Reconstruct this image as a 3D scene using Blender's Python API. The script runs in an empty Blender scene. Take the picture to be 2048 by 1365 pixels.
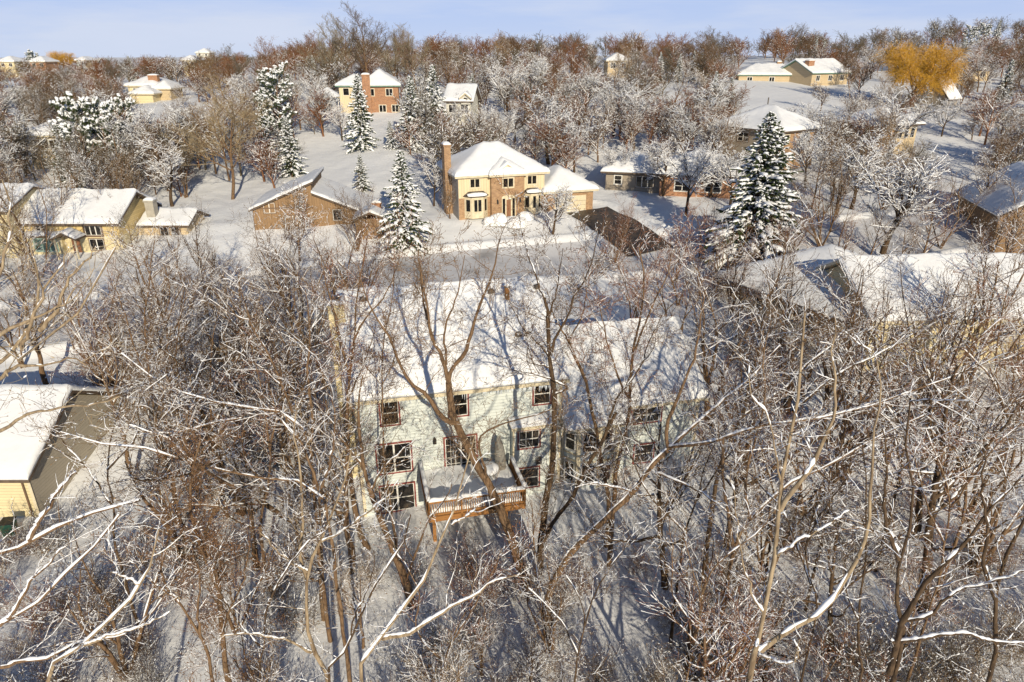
import bpy, math
import numpy as np
from mathutils import Vector, Matrix

# ------------------------------------------------------------------ camera, sky, sun, exposure
S = bpy.context.scene
COL = S.collection
R = math.radians
CAM_Z, PITCH, FPX = 25.4, R(22.9), 1365.33
cam_data = bpy.data.cameras.new("camera")
cam = bpy.data.objects.new("camera", cam_data)
COL.objects.link(cam)
cam_data.sensor_width = 36.0
cam_data.lens = 24.0
cam_data.clip_start = 0.1
cam_data.clip_end = 9000
cam.location = (0, 0, CAM_Z)
cam.rotation_euler = (R(90) - PITCH, 0, 0)
S.camera = cam

SUN_EL, SUN_AZ = R(20.5), R(16.0)            # light travels 16 degrees left of straight ahead
world = bpy.data.worlds.new("World")
S.world = world
world.use_nodes = True
wt = world.node_tree
bg = wt.nodes["Background"]
sky = wt.nodes.new("ShaderNodeTexSky")
sky.sky_type = 'NISHITA'
sky.sun_disc = False
sky.sun_elevation = SUN_EL
sky.sun_rotation = math.pi - SUN_AZ
sky.air_density = 1.0
sky.dust_density = 0.4
sky.ozone_density = 3.0
sky.altitude = 300
# thin high cloud, mixed in by direction
tc = wt.nodes.new("ShaderNodeTexCoord")
mp = wt.nodes.new("ShaderNodeMapping"); mp.inputs['Scale'].default_value = (1.3, 1.3, 9.0)
nz = wt.nodes.new("ShaderNodeTexNoise"); nz.inputs['Scale'].default_value = 2.2; nz.inputs['Detail'].default_value = 5; nz.inputs['Roughness'].default_value = 0.6
cr = wt.nodes.new("ShaderNodeValToRGB"); cr.color_ramp.elements[0].position = 0.42; cr.color_ramp.elements[1].position = 0.78
mx = wt.nodes.new("ShaderNodeMixRGB"); mx.blend_type = 'MIX'; mx.inputs[2].default_value = (6.1, 7.5, 11.3, 1)
ml = wt.nodes.new("ShaderNodeMath"); ml.operation = 'MULTIPLY_ADD'; ml.inputs[1].default_value = 0.1; ml.inputs[2].default_value = 0.86
tint = wt.nodes.new("ShaderNodeMixRGB"); tint.blend_type = 'MULTIPLY'; tint.inputs[0].default_value = 1; tint.inputs[2].default_value = (0.94, 1.0, 1.07, 1)
wt.links.new(tc.outputs['Generated'], mp.inputs[0]); wt.links.new(mp.outputs[0], nz.inputs[0])
wt.links.new(nz.outputs[0], cr.inputs[0]); wt.links.new(cr.outputs[0], ml.inputs[0])
sv = wt.nodes.new("ShaderNodeVectorMath"); sv.operation = 'ADD'; sv.inputs[1].default_value = (0, 0, 0.16)
sn_ = wt.nodes.new("ShaderNodeVectorMath"); sn_.operation = 'NORMALIZE'
wt.links.new(tc.outputs['Generated'], sv.inputs[0]); wt.links.new(sv.outputs[0], sn_.inputs[0]); wt.links.new(sn_.outputs[0], sky.inputs[0])
wt.links.new(sky.outputs[0], tint.inputs[1]); wt.links.new(tint.outputs[0], mx.inputs[1])
sz = wt.nodes.new("ShaderNodeSeparateXYZ"); wt.links.new(tc.outputs['Generated'], sz.inputs[0])
el = wt.nodes.new("ShaderNodeMapRange"); el.interpolation_type = 'SMOOTHSTEP'; el.inputs[1].default_value = 0.08; el.inputs[2].default_value = 0.45; el.inputs[3].default_value = 1.0; el.inputs[4].default_value = 0.0
wt.links.new(sz.outputs[2], el.inputs[0])
mm = wt.nodes.new("ShaderNodeMath"); mm.operation = 'MULTIPLY'; wt.links.new(ml.outputs[0], mm.inputs[0]); wt.links.new(el.outputs[0], mm.inputs[1])
cl = wt.nodes.new("ShaderNodeMixRGB"); cl.inputs[1].default_value = (5.8, 7.6, 12.0, 1); cl.inputs[2].default_value = (8.4, 9.2, 11.2, 1)
hz_ = wt.nodes.new("ShaderNodeMapRange"); hz_.inputs[1].default_value = 0.0; hz_.inputs[2].default_value = 0.09; hz_.inputs[3].default_value = 0.75; hz_.inputs[4].default_value = 0.05
wt.links.new(sz.outputs[2], hz_.inputs[0])
ha = wt.nodes.new("ShaderNodeMath"); ha.operation = 'MULTIPLY_ADD'; ha.use_clamp = True; ha.inputs[1].default_value = 0.8
wt.links.new(cr.outputs[0], ha.inputs[0]); wt.links.new(hz_.outputs[0], ha.inputs[2]); wt.links.new(ha.outputs[0], cl.inputs[0]); wt.links.new(cl.outputs[0], mx.inputs[2])
wt.links.new(mm.outputs[0], mx.inputs[0]); wt.links.new(mx.outputs[0], bg.inputs[0])
bg.inputs[1].default_value = 0.080

sun_data = bpy.data.lights.new("sun", 'SUN')
sun_data.energy = 5.0
sun_data.angle = R(0.53)
sun_data.color = (1.0, 0.885, 0.68)
sun = bpy.data.objects.new("sun", sun_data)
COL.objects.link(sun)
sun_dir = Vector((-math.sin(SUN_AZ) * math.cos(SUN_EL), math.cos(SUN_AZ) * math.cos(SUN_EL), -math.sin(SUN_EL)))
sun.rotation_euler = sun_dir.to_track_quat('-Z', 'Y').to_euler()

S.view_settings.view_transform = 'Standard'
S.view_settings.look = 'None'
S.view_settings.exposure = 0.0
S.view_settings.gamma = 1.0
S.render.engine = 'CYCLES'
S.cycles.max_bounces = 4
S.cycles.diffuse_bounces = 2
S.cycles.glossy_bounces = 2
S.cycles.transmission_bounces = 2
S.cycles.caustics_reflective = False
S.cycles.caustics_refractive = False

# ------------------------------------------------------------------ helpers
CP, SP = math.cos(PITCH), math.sin(PITCH)

def ray(px, py):
    u = (px - 1024) / FPX; v = (682.5 - py) / FPX
    return np.array([u, CP + v * SP, -SP + v * CP])

def at(px, py, Y):
    """point of the place at distance Y ahead that is seen at this pixel of the 2048 px photo"""
    r = ray(px, py)
    return r * (Y / r[1]) + np.array([0, 0, CAM_Z])

def project(x, y, z):
    d = y * CP - (z - CAM_Z) * SP
    v = y * SP + (z - CAM_Z) * CP
    return 1024 + FPX * x / d, 682.5 - FPX * v / d

def sstep(a, b, x):
    t = np.clip((x - a) / (b - a), 0, 1)
    return t * t * (3 - 2 * t)

ROAD = np.array([(-120, 46), (-90, 48), (-45, 55), (-16, 67), (12, 72.5), (35, 75.5), (60, 84), (90, 100), (130, 130)], float)
DRIVE_E = np.array([(9.6, 86.6), (12.2, 81.2), (15.7, 73.5)], float)
DRIVE_F = np.array([(26, 96), (36, 88), (44, 80)], float)

def smooth_line(p, n=8):
    out = []
    for i in range(len(p) - 1):
        p0 = p[max(i - 1, 0)]; p1 = p[i]; p2 = p[i + 1]; p3 = p[min(i + 2, len(p) - 1)]
        for k in range(n):
            t = k / n
            out.append(0.5 * ((2 * p1) + (-p0 + p2) * t + (2 * p0 - 5 * p1 + 4 * p2 - p3) * t * t + (-p0 + 3 * p1 - 3 * p2 + p3) * t ** 3))
    out.append(p[-1])
    return np.array(out)

ROADS = smooth_line(ROAD)

def dist_line(x, y, line):
    d = np.full(x.shape, 1e9)
    for a, b in zip(line[:-1], line[1:]):
        ab = b - a; L = ab @ ab
        t = np.clip(((x - a[0]) * ab[0] + (y - a[1]) * ab[1]) / L, 0, 1)
        d = np.minimum(d, np.hypot(x - a[0] - t * ab[0], y - a[1] - t * ab[1]))
    return d

PY_ = np.array([-80, 20, 31, 35, 48, 64, 73, 82, 95, 117, 155, 210, 300, 450, 800, 3000.])
PZ_ = np.array([0, 0, 0, .2, 2.8, 4.2, 4.6, 6.6, 7.5, 10, 14.4, 18.6, 20.5, 20.5, 18, 10.])
_rw = np.random.default_rng(5)
WAVES = [(_rw.uniform(0, 6.28), _rw.uniform(0, 6.28), k) for k in (0.35, 0.5, 0.8, 1.2, 1.7, 2.3, 0.22, 0.13)]

def terr_base(x, y):
    x = np.asarray(x, float); y = np.asarray(y, float)
    z = np.interp(y, PY_, PZ_)
    yy = np.maximum(y, 1.0)
    s = x / yy
    z = z - 2.1 * np.clip(y - 45, 0, 260) / 100 * sstep(0.12, 0.6, -s)
    z = z - 1.6 * np.clip(y - 90, 0, 60) / 60 * sstep(0.2, 0.6, s) * (1 - sstep(200, 280, y))
    z = z + 11 * sstep(200, 380, y) * sstep(0.25, 0.85, s)
    z = z + 2.5 * sstep(200, 380, y) * sstep(-0.25, 0.1, s)
    return z

def terr(x, y, fine=True):
    x = np.asarray(x, float); y = np.asarray(y, float)
    z = terr_base(x, y)
    if fine:
        w = 0
        for a, ph, k in WAVES:
            w = w + np.sin(x * k * math.cos(a) + y * k * math.sin(a) + ph) / (k ** 0.6)
        d = dist_line(x, y, ROADS)
        z = z + 0.035 * w * sstep(4.6, 8, d)
        dd = dist_line(x, y, DRIVE_E)
        z = z + 0.55 * np.exp(-((d - 5.6) / 0.8) ** 2) * sstep(3.0, 4.2, dd)
        gate = sstep(4.4, 5.4, d)
        z = z + 0.5 * np.exp(-((dd - 4.2) / 0.7) ** 2) * gate
    return z

def tz(x, y):
    return float(terr(np.array([x]), np.array([y]))[0])

def ground_at(px, py):
    r = ray(px, py)
    lo = 5.0
    for i in range(4000):
        Y = 5 * 1.004 ** i
        p = r * (Y / r[1]) + np.array([0, 0, CAM_Z])
        if p[2] <= float(terr_base(p[0], p[1])):
            return p
        if Y > 2500: break
    return p

# ---- mesh building
class MB:
    def __init__(self):
        self.v = []; self.f = []; self.m = []
    def add(self, vs, fs, mi=0):
        o = len(self.v)
        self.v += [tuple(map(float, q)) for q in vs]
        self.f += [tuple(o + i for i in g) for g in fs]
        self.m += [mi] * len(fs)
    def box(self, a, b, mi=0):
        x0, y0, z0 = a; x1, y1, z1 = b
        vs = [(x0, y0, z0), (x1, y0, z0), (x1, y1, z0), (x0, y1, z0), (x0, y0, z1), (x1, y0, z1), (x1, y1, z1), (x0, y1, z1)]
        self.add(vs, [(0, 3, 2, 1), (4, 5, 6, 7), (0, 1, 5, 4), (1, 2, 6, 5), (2, 3, 7, 6), (3, 0, 4, 7)], mi)
    def beam(self, a, b, w, h, mi=0):
        a = Vector(a); b = Vector(b); d = (b - a).normalized()
        up = Vector((0, 0, 1)) if abs(d.z) < 0.95 else Vector((1, 0, 0))
        s = d.cross(up).normalized() * w / 2; t = s.normalized().cross(d) * h / 2
        vs = [a - s - t, a + s - t, a + s + t, a - s + t, b - s - t, b + s - t, b + s + t, b - s + t]
        self.add(vs, [(0, 1, 2, 3), (7, 6, 5, 4), (0, 4, 5, 1), (1, 5, 6, 2), (2, 6, 7, 3), (3, 7, 4, 0)], mi)
    def cyl(self, a, b, r0, r1, n=10, mi=0):
        a = Vector(a); b = Vector(b); d = (b - a).normalized()
        up = Vector((0, 0, 1)) if abs(d.z) < 0.9 else Vector((1, 0, 0))
        s = d.cross(up).normalized(); t = s.cross(d)
        vs = []
        for p, r in ((a, r0), (b, r1)):
            for k in range(n):
                an = 2 * math.pi * k / n
                vs.append(p + s * math.cos(an) * r + t * math.sin(an) * r)
        fs = [(k, (k + 1) % n, n + (k + 1) % n, n + k) for k in range(n)] + [tuple(range(n - 1, -1, -1)), tuple(range(n, 2 * n))]
        self.add(vs, fs, mi)
    def build(self, name, mats, parent=None, smooth=False):
        me = bpy.data.meshes.new(name)
        me.from_pydata(self.v, [], self.f)
        for m in (mats if isinstance(mats, (list, tuple)) else [mats]): me.materials.append(m)
        me.polygons.foreach_set('material_index', self.m)
        me.polygons.foreach_set('use_smooth', [smooth] * len(self.f))
        me.update()
        return link(name, me, parent)

def link(name, me, parent=None):
    o = bpy.data.objects.new(name, me)
    COL.objects.link(o)
    if parent is not None: o.parent = parent
    return o

def np_mesh(name, v, f, mats, mi=None, smooth=True):
    me = bpy.data.meshes.new(name)
    v = np.asarray(v, np.float32); f = np.asarray(f, np.int32)
    me.vertices.add(len(v)); me.vertices.foreach_set('co', v.ravel())
    k = f.shape[1]
    me.loops.add(f.size); me.loops.foreach_set('vertex_index', f.ravel())
    me.polygons.add(len(f)); me.polygons.foreach_set('loop_start', np.arange(0, f.size, k, dtype=np.int32))
    for m in (mats if isinstance(mats, (list, tuple)) else [mats]): me.materials.append(m)
    if mi is not None: me.polygons.foreach_set('material_index', np.asarray(mi, np.int32))
    me.polygons.foreach_set('use_smooth', np.full(len(f), smooth))
    me.update(calc_edges=True)
    return me

def empty(name, loc, rz=0, label=None, cat=None, group=None):
    o = bpy.data.objects.new(name, None)
    COL.objects.link(o); o.location = loc; o.rotation_euler = (0, 0, rz)
    o.empty_display_size = 0.5
    tag(o, label, cat, group)
    return o

def tag(o, label=None, cat=None, group=None, kind=None):
    if label: o['label'] = label
    if cat: o['category'] = cat
    if group: o['group'] = group
    if kind: o['kind'] = kind
    return o

# ------------------------------------------------------------------ materials
def mat(name, col, rough=0.8, spec=0.3, build=None):
    m = bpy.data.materials.new(name); m.use_nodes = True
    nt = m.node_tree; b = nt.nodes["Principled BSDF"]
    b.inputs['Base Color'].default_value = (*col, 1); b.inputs['Roughness'].default_value = rough
    b.inputs['Specular IOR Level'].default_value = spec
    if build: build(nt, b)
    return m

def N(nt, t, **kw):
    n = nt.nodes.new(t)
    for k, v in kw.items():
        if k in n.inputs: n.inputs[k].default_value = v
        else: setattr(n, k, v)
    return n

def noise_mix(c1, c2, scale=3.0, detail=5, lo=0.35, hi=0.65, bump=0.0, bdist=0.05, coord='Object', stretch=(1, 1, 1), bscale=None):
    def go(nt, b):
        t = N(nt, "ShaderNodeTexCoord"); mpn = N(nt, "ShaderNodeMapping"); mpn.inputs['Scale'].default_value = stretch
        nt.links.new(t.outputs[coord], mpn.inputs[0])
        n = N(nt, "ShaderNodeTexNoise", Scale=scale, Detail=detail, Roughness=0.6)
        nt.links.new(mpn.outputs[0], n.inputs[0])
        r = N(nt, "ShaderNodeValToRGB")
        r.color_ramp.elements[0].position = lo; r.color_ramp.elements[0].color = (*c1, 1)
        r.color_ramp.elements[1].position = hi; r.color_ramp.elements[1].color = (*c2, 1)
        nt.links.new(n.outputs[0], r.inputs[0]); nt.links.new(r.outputs[0], b.inputs['Base Color'])
        if bump:
            h = n
            if bscale:
                h = N(nt, "ShaderNodeTexNoise", Scale=bscale, Detail=4, Roughness=0.6); nt.links.new(mpn.outputs[0], h.inputs[0])
            bp = N(nt, "ShaderNodeBump", Strength=bump, Distance=bdist)
            nt.links.new(h.outputs[0], bp.inputs['Height']); nt.links.new(bp.outputs[0], b.inputs['Normal'])
    return go

def siding_mat(name, col, pitch=0.16, vertical=False, rough=0.7, var=0.06):
    """painted boards: a groove every `pitch` metres, slight tone change board by board"""
    def go(nt, b):
        t = N(nt, "ShaderNodeTexCoord"); s = N(nt, "ShaderNodeSeparateXYZ"); nt.links.new(t.outputs['Object'], s.inputs[0])
        if vertical:
            a = N(nt, "ShaderNodeMath", operation='ADD'); nt.links.new(s.outputs[0], a.inputs[0]); nt.links.new(s.outputs[1], a.inputs[1]); src = a.outputs[0]
        else:
            src = s.outputs[2]
        d = N(nt, "ShaderNodeMath", operation='DIVIDE'); d.inputs[1].default_value = pitch; nt.links.new(src, d.inputs[0])
        f = N(nt, "ShaderNodeMath", operation='FRACT'); nt.links.new(d.outputs[0], f.inputs[0])
        bp = N(nt, "ShaderNodeBump", Strength=0.7, Distance=0.015)
        inv = N(nt, "ShaderNodeMath", operation='SUBTRACT'); inv.inputs[0].default_value = 1.0; nt.links.new(f.outputs[0], inv.inputs[1])
        nt.links.new(inv.outputs[0], bp.inputs['Height']); nt.links.new(bp.outputs[0], b.inputs['Normal'])
        fl = N(nt, "ShaderNodeMath", operation='FLOOR'); nt.links.new(d.outputs[0], fl.inputs[0])
        wn = N(nt, "ShaderNodeTexWhiteNoise", noise_dimensions='1D'); nt.links.new(fl.outputs[0], wn.inputs['W'])
        n2 = N(nt, "ShaderNodeTexNoise", Scale=0.9, Detail=6, Roughness=0.7); nt.links.new(t.outputs['Object'], n2.inputs[0])
        ad = N(nt, "ShaderNodeMath", operation='MULTIPLY_ADD'); ad.inputs[1].default_value = 0.5; nt.links.new(wn.outputs[0], ad.inputs[0]); nt.links.new(n2.outputs[0], ad.inputs[2])
        gr = N(nt, "ShaderNodeMath", operation='GREATER_THAN'); gr.inputs[1].default_value = 0.12; nt.links.new(f.outputs[0], gr.inputs[0])
        r = N(nt, "ShaderNodeValToRGB"); r.color_ramp.elements[0].position = 0.3; r.color_ramp.elements[1].position = 1.0
        r.color_ramp.elements[0].color = (*[c * (1 - var * 2) for c in col], 1); r.color_ramp.elements[1].color = (*[min(1, c * (1 + var)) for c in col], 1)
        nt.links.new(ad.outputs[0], r.inputs[0])
        mxn = N(nt, "ShaderNodeMixRGB"); mxn.inputs[1].default_value = (*[c * 0.72 for c in col], 1)
        nt.links.new(gr.outputs[0], mxn.inputs[0]); nt.links.new(r.outputs[0], mxn.inputs[2]); nt.links.new(mxn.outputs[0], b.inputs['Base Color'])
    return mat(name, col, rough, 0.25, go)

def brick_mat(name, c1, c2, mortar=(0.42, 0.36, 0.28)):
    def go(nt, b):
        t = N(nt, "ShaderNodeTexCoord"); s = N(nt, "ShaderNodeSeparateXYZ"); nt.links.new(t.outputs['Object'], s.inputs[0])
        a = N(nt, "ShaderNodeMath", operation='ADD'); nt.links.new(s.outputs[0], a.inputs[0]); nt.links.new(s.outputs[1], a.inputs[1])
        c = N(nt, "ShaderNodeCombineXYZ"); nt.links.new(a.outputs[0], c.inputs[0]); nt.links.new(s.outputs[2], c.inputs[1])
        br = N(nt, "ShaderNodeTexBrick"); br.inputs['Scale'].default_value = 1.0
        br.inputs['Brick Width'].default_value = 0.30; br.inputs['Row Height'].default_value = 0.11; br.inputs['Mortar Size'].default_value = 0.012
        br.inputs['Color1'].default_value = (*c1, 1); br.inputs['Color2'].default_value = (*c2, 1); br.inputs['Mortar'].default_value = (*mortar, 1)
        nt.links.new(c.outputs[0], br.inputs[0])
        n2 = N(nt, "ShaderNodeTexNoise", Scale=2.5, Detail=6, Roughness=0.75); nt.links.new(t.outputs['Object'], n2.inputs[0])
        m2 = N(nt, "ShaderNodeMixRGB"); m2.blend_type = 'OVERLAY'; m2.inputs[0].default_value = 0.6
        nt.links.new(br.outputs[0], m2.inputs[1]); nt.links.new(n2.outputs[0], m2.inputs[2]); nt.links.new(m2.outputs[0], b.inputs['Base Color'])
        bp = N(nt, "ShaderNodeBump", Strength=0.6, Distance=0.01); nt.links.new(br.outputs[1], bp.inputs['Height']); bp.invert = True; nt.links.new(bp.outputs[0], b.inputs['Normal'])
    return mat(name, c1, 0.85, 0.2, go)

def snow_build(big=0.6, fine=14, strength=0.5, c1=(0.80, 0.81, 0.83), c2=(0.88, 0.885, 0.89)):
    def go(nt, b):
        t = N(nt, "ShaderNodeTexCoord")
        n1 = N(nt, "ShaderNodeTexNoise", Scale=big, Detail=8, Roughness=0.62); nt.links.new(t.outputs['Object'], n1.inputs[0])
        n2 = N(nt, "ShaderNodeTexNoise", Scale=fine, Detail=3, Roughness=0.6); nt.links.new(t.outputs['Object'], n2.inputs[0])
        r = N(nt, "ShaderNodeValToRGB"); r.color_ramp.elements[0].position = 0.3; r.color_ramp.elements[1].position = 0.7
        r.color_ramp.elements[0].color = (*c1, 1); r.color_ramp.elements[1].color = (*c2, 1)
        nt.links.new(n1.outputs[0], r.inputs[0]); nt.links.new(r.outputs[0], b.inputs['Base Color'])
        b1 = N(nt, "ShaderNodeBump", Strength=strength, Distance=0.25); nt.links.new(n1.outputs[0], b1.inputs['Height'])
        b2 = N(nt, "ShaderNodeBump", Strength=strength, Distance=0.015); nt.links.new(n2.outputs[0], b2.inputs['Height']); nt.links.new(b1.outputs[0], b2.inputs['Normal'])
        nt.links.new(b2.outputs[0], b.inputs['Normal'])
    return go

M = {}
M['ground_snow'] = mat('ground_snow', (.85, .85, .87), 0.65, 0.2, snow_build(0.55, 9, 0.55))
M['roof_snow'] = mat('roof_snow', (.87, .87, .88), 0.6, 0.2, snow_build(0.8, 10, 0.22))
M['twig_snow'] = mat('twig_snow', (.87, .88, .90), 0.6, 0.2)
M['road'] = mat('packed_snow_road', (.4, .4, .42), 0.6, 0.3, noise_mix((.17, .16, .16), (.62, .62, .64), 0.35, 9, 0.26, 0.46, 0.3, 0.03, 'Object', (0.5, 0.5, 1)))
M['asphalt'] = mat('wet_asphalt', (.05, .045, .04), 0.5, 0.4, noise_mix((.03, .025, .022), (.10, .075, .055), 1.2, 8, 0.35, 0.7, 0.3, 0.02))
M['shingle'] = mat('roof_shingle', (.10, .08, .06), 0.9, 0.2, noise_mix((.05, .042, .035), (.13, .105, .085), 6, 6))
M['fascia_cream'] = mat('cream_fascia', (.62, .54, .38), 0.6, 0.3, noise_mix((.52, .45, .31), (.66, .58, .42), 2, 6))
M['fascia_dark'] = mat('dark_fascia', (.10, .07, .05), 0.6, 0.3, noise_mix((.07, .05, .035), (.14, .10, .07), 2, 6))
M['fascia_green'] = mat('green_fascia', (.14, .24, .19), 0.6, 0.3, noise_mix((.11, .2, .16), (.17, .28, .22), 2, 6))
M['mint'] = siding_mat('pale_mint_siding', (.59, .63, .60), 0.2, var=.01)
M['mint_flat'] = siding_mat('pale_mint_panel', (.59, .63, .60), 0.9)
M['cream_board'] = siding_mat('cream_vertical_boards', (.66, .55, .36), 0.35, True)
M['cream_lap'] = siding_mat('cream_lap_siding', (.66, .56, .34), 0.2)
M['yellow_lap'] = siding_mat('yellow_lap_siding', (.60, .46, .22), 0.22)
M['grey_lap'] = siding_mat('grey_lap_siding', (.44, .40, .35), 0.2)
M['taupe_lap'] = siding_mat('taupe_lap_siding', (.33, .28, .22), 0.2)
M['brown_board'] = siding_mat('brown_vertical_boards', (.27, .17, .09), 0.3, True)
M['tan_lap'] = siding_mat('tan_lap_siding', (.52, .41, .26), 0.25)
M['white_lap'] = siding_mat('off_white_siding', (.62, .60, .52), 0.22)
M['garage_shade_lap'] = siding_mat('shaded_grey_brown_siding', (.42, .37, .29), 0.2)
M['brick'] = brick_mat('golden_brick', (.42, .24, .11), (.28, .14, .06))
M['brick_red'] = brick_mat('orange_brick', (.40, .17, .07), (.27, .11, .05))
M['white_trim'] = mat('white_paint', (.72, .70, .64), 0.5, 0.4, noise_mix((.62, .60, .54), (.76, .74, .69), 3, 6))
M['cream_trim'] = mat('cream_paint', (.66, .57, .40), 0.5, 0.4, noise_mix((.56, .48, .33), (.70, .61, .44), 3, 6))
M['red_trim'] = mat('red_paint', (.30, .05, .045), 0.5, 0.4, noise_mix((.18, .04, .035), (.27, .065, .055), 3, 6))
M['brown_trim'] = mat('brown_paint', (.16, .10, .06), 0.5, 0.4)
M['dark_trim'] = mat('black_paint', (.02, .02, .02), 0.5, 0.4)
M['green_trim'] = mat('pale_green_paint', (.35, .48, .40), 0.5, 0.4)
M['glass'] = mat('window_glass', (.018, .018, .018), 0.06, 0.5, noise_mix((.008, .008, .008), (.06, .05, .04), 1.3, 4, 0.45, 0.75))
M['glass_green'] = mat('teal_window_glass', (.08, .16, .14), 0.1, 0.5, noise_mix((.05, .10, .09), (.14, .24, .20), 1.3, 4, 0.4, 0.7))
M['deck_wood'] = mat('orange_deck_wood', (.42, .19, .05), 0.7, 0.3, noise_mix((.20, .09, .03), (.42, .20, .065), 3, 8, 0.3, 0.7, 0.2, 0.01, 'Object', (1, 1, 6)))
M['metal'] = mat('vent_metal', (.12, .10, .08), 0.6, 0.4)
M['cover'] = mat('grey_fabric_cover', (.20, .19, .17), 0.8, 0.2, noise_mix((.14, .13, .12), (.26, .25, .22), 4, 5))
M['concrete'] = mat('concrete', (.36, .33, .28), 0.9, 0.2, noise_mix((.28, .26, .22), (.42, .39, .33), 1.5, 8))
M['ice'] = mat('ice', (.75, .8, .85), 0.15, 0.5)
M['door_red'] = mat('rust_door_paint', (.26, .12, .06), 0.5, 0.4)

def bark_mat(name, c1, c2, sc=13):
    return mat(name, c1, 0.9, 0.15, noise_mix(c1, c2, sc, 6, 0.35, 0.65, 0.9, 0.03, 'Object', (1, 1, 0.25)))
M['bark'] = bark_mat('brown_bark', (.10, .06, .035), (.24, .155, .09))
M['bark_dark'] = bark_mat('dark_bark', (.045, .03, .02), (.13, .085, .05))
M['bark_pale'] = bark_mat('pale_bark', (.17, .12, .075), (.40, .31, .20), 9)

def twig_mat():
    """fine wood: its tone comes from each tree's own colour"""
    def go(nt, b):
        oi = N(nt, "ShaderNodeObjectInfo"); t = N(nt, "ShaderNodeTexCoord")
        n = N(nt, "ShaderNodeTexNoise", Scale=1.4, Detail=3); nt.links.new(t.outputs['Object'], n.inputs[0])
        mr = N(nt, "ShaderNodeMapRange"); mr.inputs[1].default_value = 0.3; mr.inputs[2].default_value = 0.7; mr.inputs[3].default_value = 0.65; mr.inputs[4].default_value = 1.35
        nt.links.new(n.outputs[0], mr.inputs[0])
        v = N(nt, "ShaderNodeVectorMath", operation='SCALE'); nt.links.new(oi.outputs['Color'], v.inputs[0]); nt.links.new(mr.outputs[0], v.inputs['Scale'])
        nt.links.new(v.outputs[0], b.inputs['Base Color'])
    return mat('twig_wood', (.2, .12, .07), 0.85, 0.15, go)
M['twig'] = twig_mat()
M['needle'] = mat('spruce_needles', (.05, .08, .03), 0.7, 0.2, noise_mix((.025, .045, .018), (.085, .105, .04), 1.6, 4))

# ------------------------------------------------------------------ ground and roads
def axis(parts):
    out = []
    for a, b, s in parts: out += list(np.arange(a, b, s))
    return np.array(out + [parts[-1][1]])
xs = axis([(-2600, -400, 110), (-400, -100, 12), (-100, -46, 2), (-46, 60, 0.55), (60, 120, 2), (120, 480, 12), (480, 2600, 110)])
ys = axis([(-60, 16, 4), (16, 100, 0.55), (100, 180, 2.5), (180, 460, 10), (460, 3400, 100)])
X, Y = np.meshgrid(xs, ys)
Z = terr(X.ravel(), Y.ravel())
rng0 = np.random.default_rng(2)
near = (Y.ravel() < 46) & (Y.ravel() > 10) & (np.abs(X.ravel()) < 45)
Z = Z + near * rng0.uniform(-0.03, 0.05, Z.shape)
nx, ny = len(xs), len(ys)
ii, jj = np.meshgrid(np.arange(nx - 1), np.arange(ny - 1))
a0 = (jj * nx + ii).ravel()
F = np.stack([a0, a0 + 1, a0 + nx + 1, a0 + nx], 1)
ground = link('ground', np_mesh('ground', np.stack([X.ravel(), Y.ravel(), Z], 1), F, M['ground_snow']))
tag(ground, kind='structure')

def strip(name, line, w, material, lift=0.06, n=9, kind='structure'):
    line = np.asarray(line); seg = np.gradient(line, axis=0); seg /= np.linalg.norm(seg, axis=1)[:, None]
    nor = np.stack([-seg[:, 1], seg[:, 0]], 1)
    offs = np.linspace(-w / 2, w / 2, n)
    P = line[:, None, :] + nor[:, None, :] * offs[None, :, None]
    zz = terr(P[..., 0].ravel(), P[..., 1].ravel()) + lift
    v = np.concatenate([P.reshape(-1, 2), zz[:, None]], 1)
    m = len(line); i, j = np.meshgrid(np.arange(n - 1), np.arange(m - 1)); a = (j * n + i).ravel()
    o = link(name, np_mesh(name, v, np.stack([a, a + 1, a + n + 1, a + n], 1), material))
    tag(o, kind=kind)
    return o

def dense(line, step):
    line = np.asarray(line, float); d = np.r_[0, np.cumsum(np.linalg.norm(np.diff(line, axis=0), axis=1))]
    t = np.arange(0, d[-1], step)
    return np.stack([np.interp(t, d, line[:, 0]), np.interp(t, d, line[:, 1])], 1)
strip('street', dense(ROADS, 0.6), 9.0, M['road'], 0.07, 15)
strip('driveway', dense(smooth_line(DRIVE_E), 0.5), 6.0, M['asphalt'], 0.16, 12)
#PART2
# ------------------------------------------------------------------ house building
def graded(a, b, step, extra=()):
    e = [0, .04, .1, .2, .34]
    c = [a + k for k in e] + [b - k for k in e] + list(np.arange(a + .34 + step, b - .34 - step * .5, step)) + list(extra)
    c = np.unique(np.round(c, 4))
    return c[(c >= a) & (c <= b)]

def roof_h(kind, x0, x1, y0, y1, ze, p):
    def h(x, y):
        if kind == 'gable_x': return ze + p * np.minimum(y - y0, y1 - y)
        if kind == 'gable_y': return ze + p * np.minimum(x - x0, x1 - x)
        if kind == 'hip': return ze + p * np.minimum(np.minimum(x - x0, x1 - x), np.minimum(y - y0, y1 - y))
        if kind == 'shed_back': return ze + p * (y - y0)
        if kind == 'shed_right': return ze + p * (x - x0)
        if kind == 'shed_left': return ze + p * (x1 - x)
        return ze + 0 * x
    return h

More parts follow.
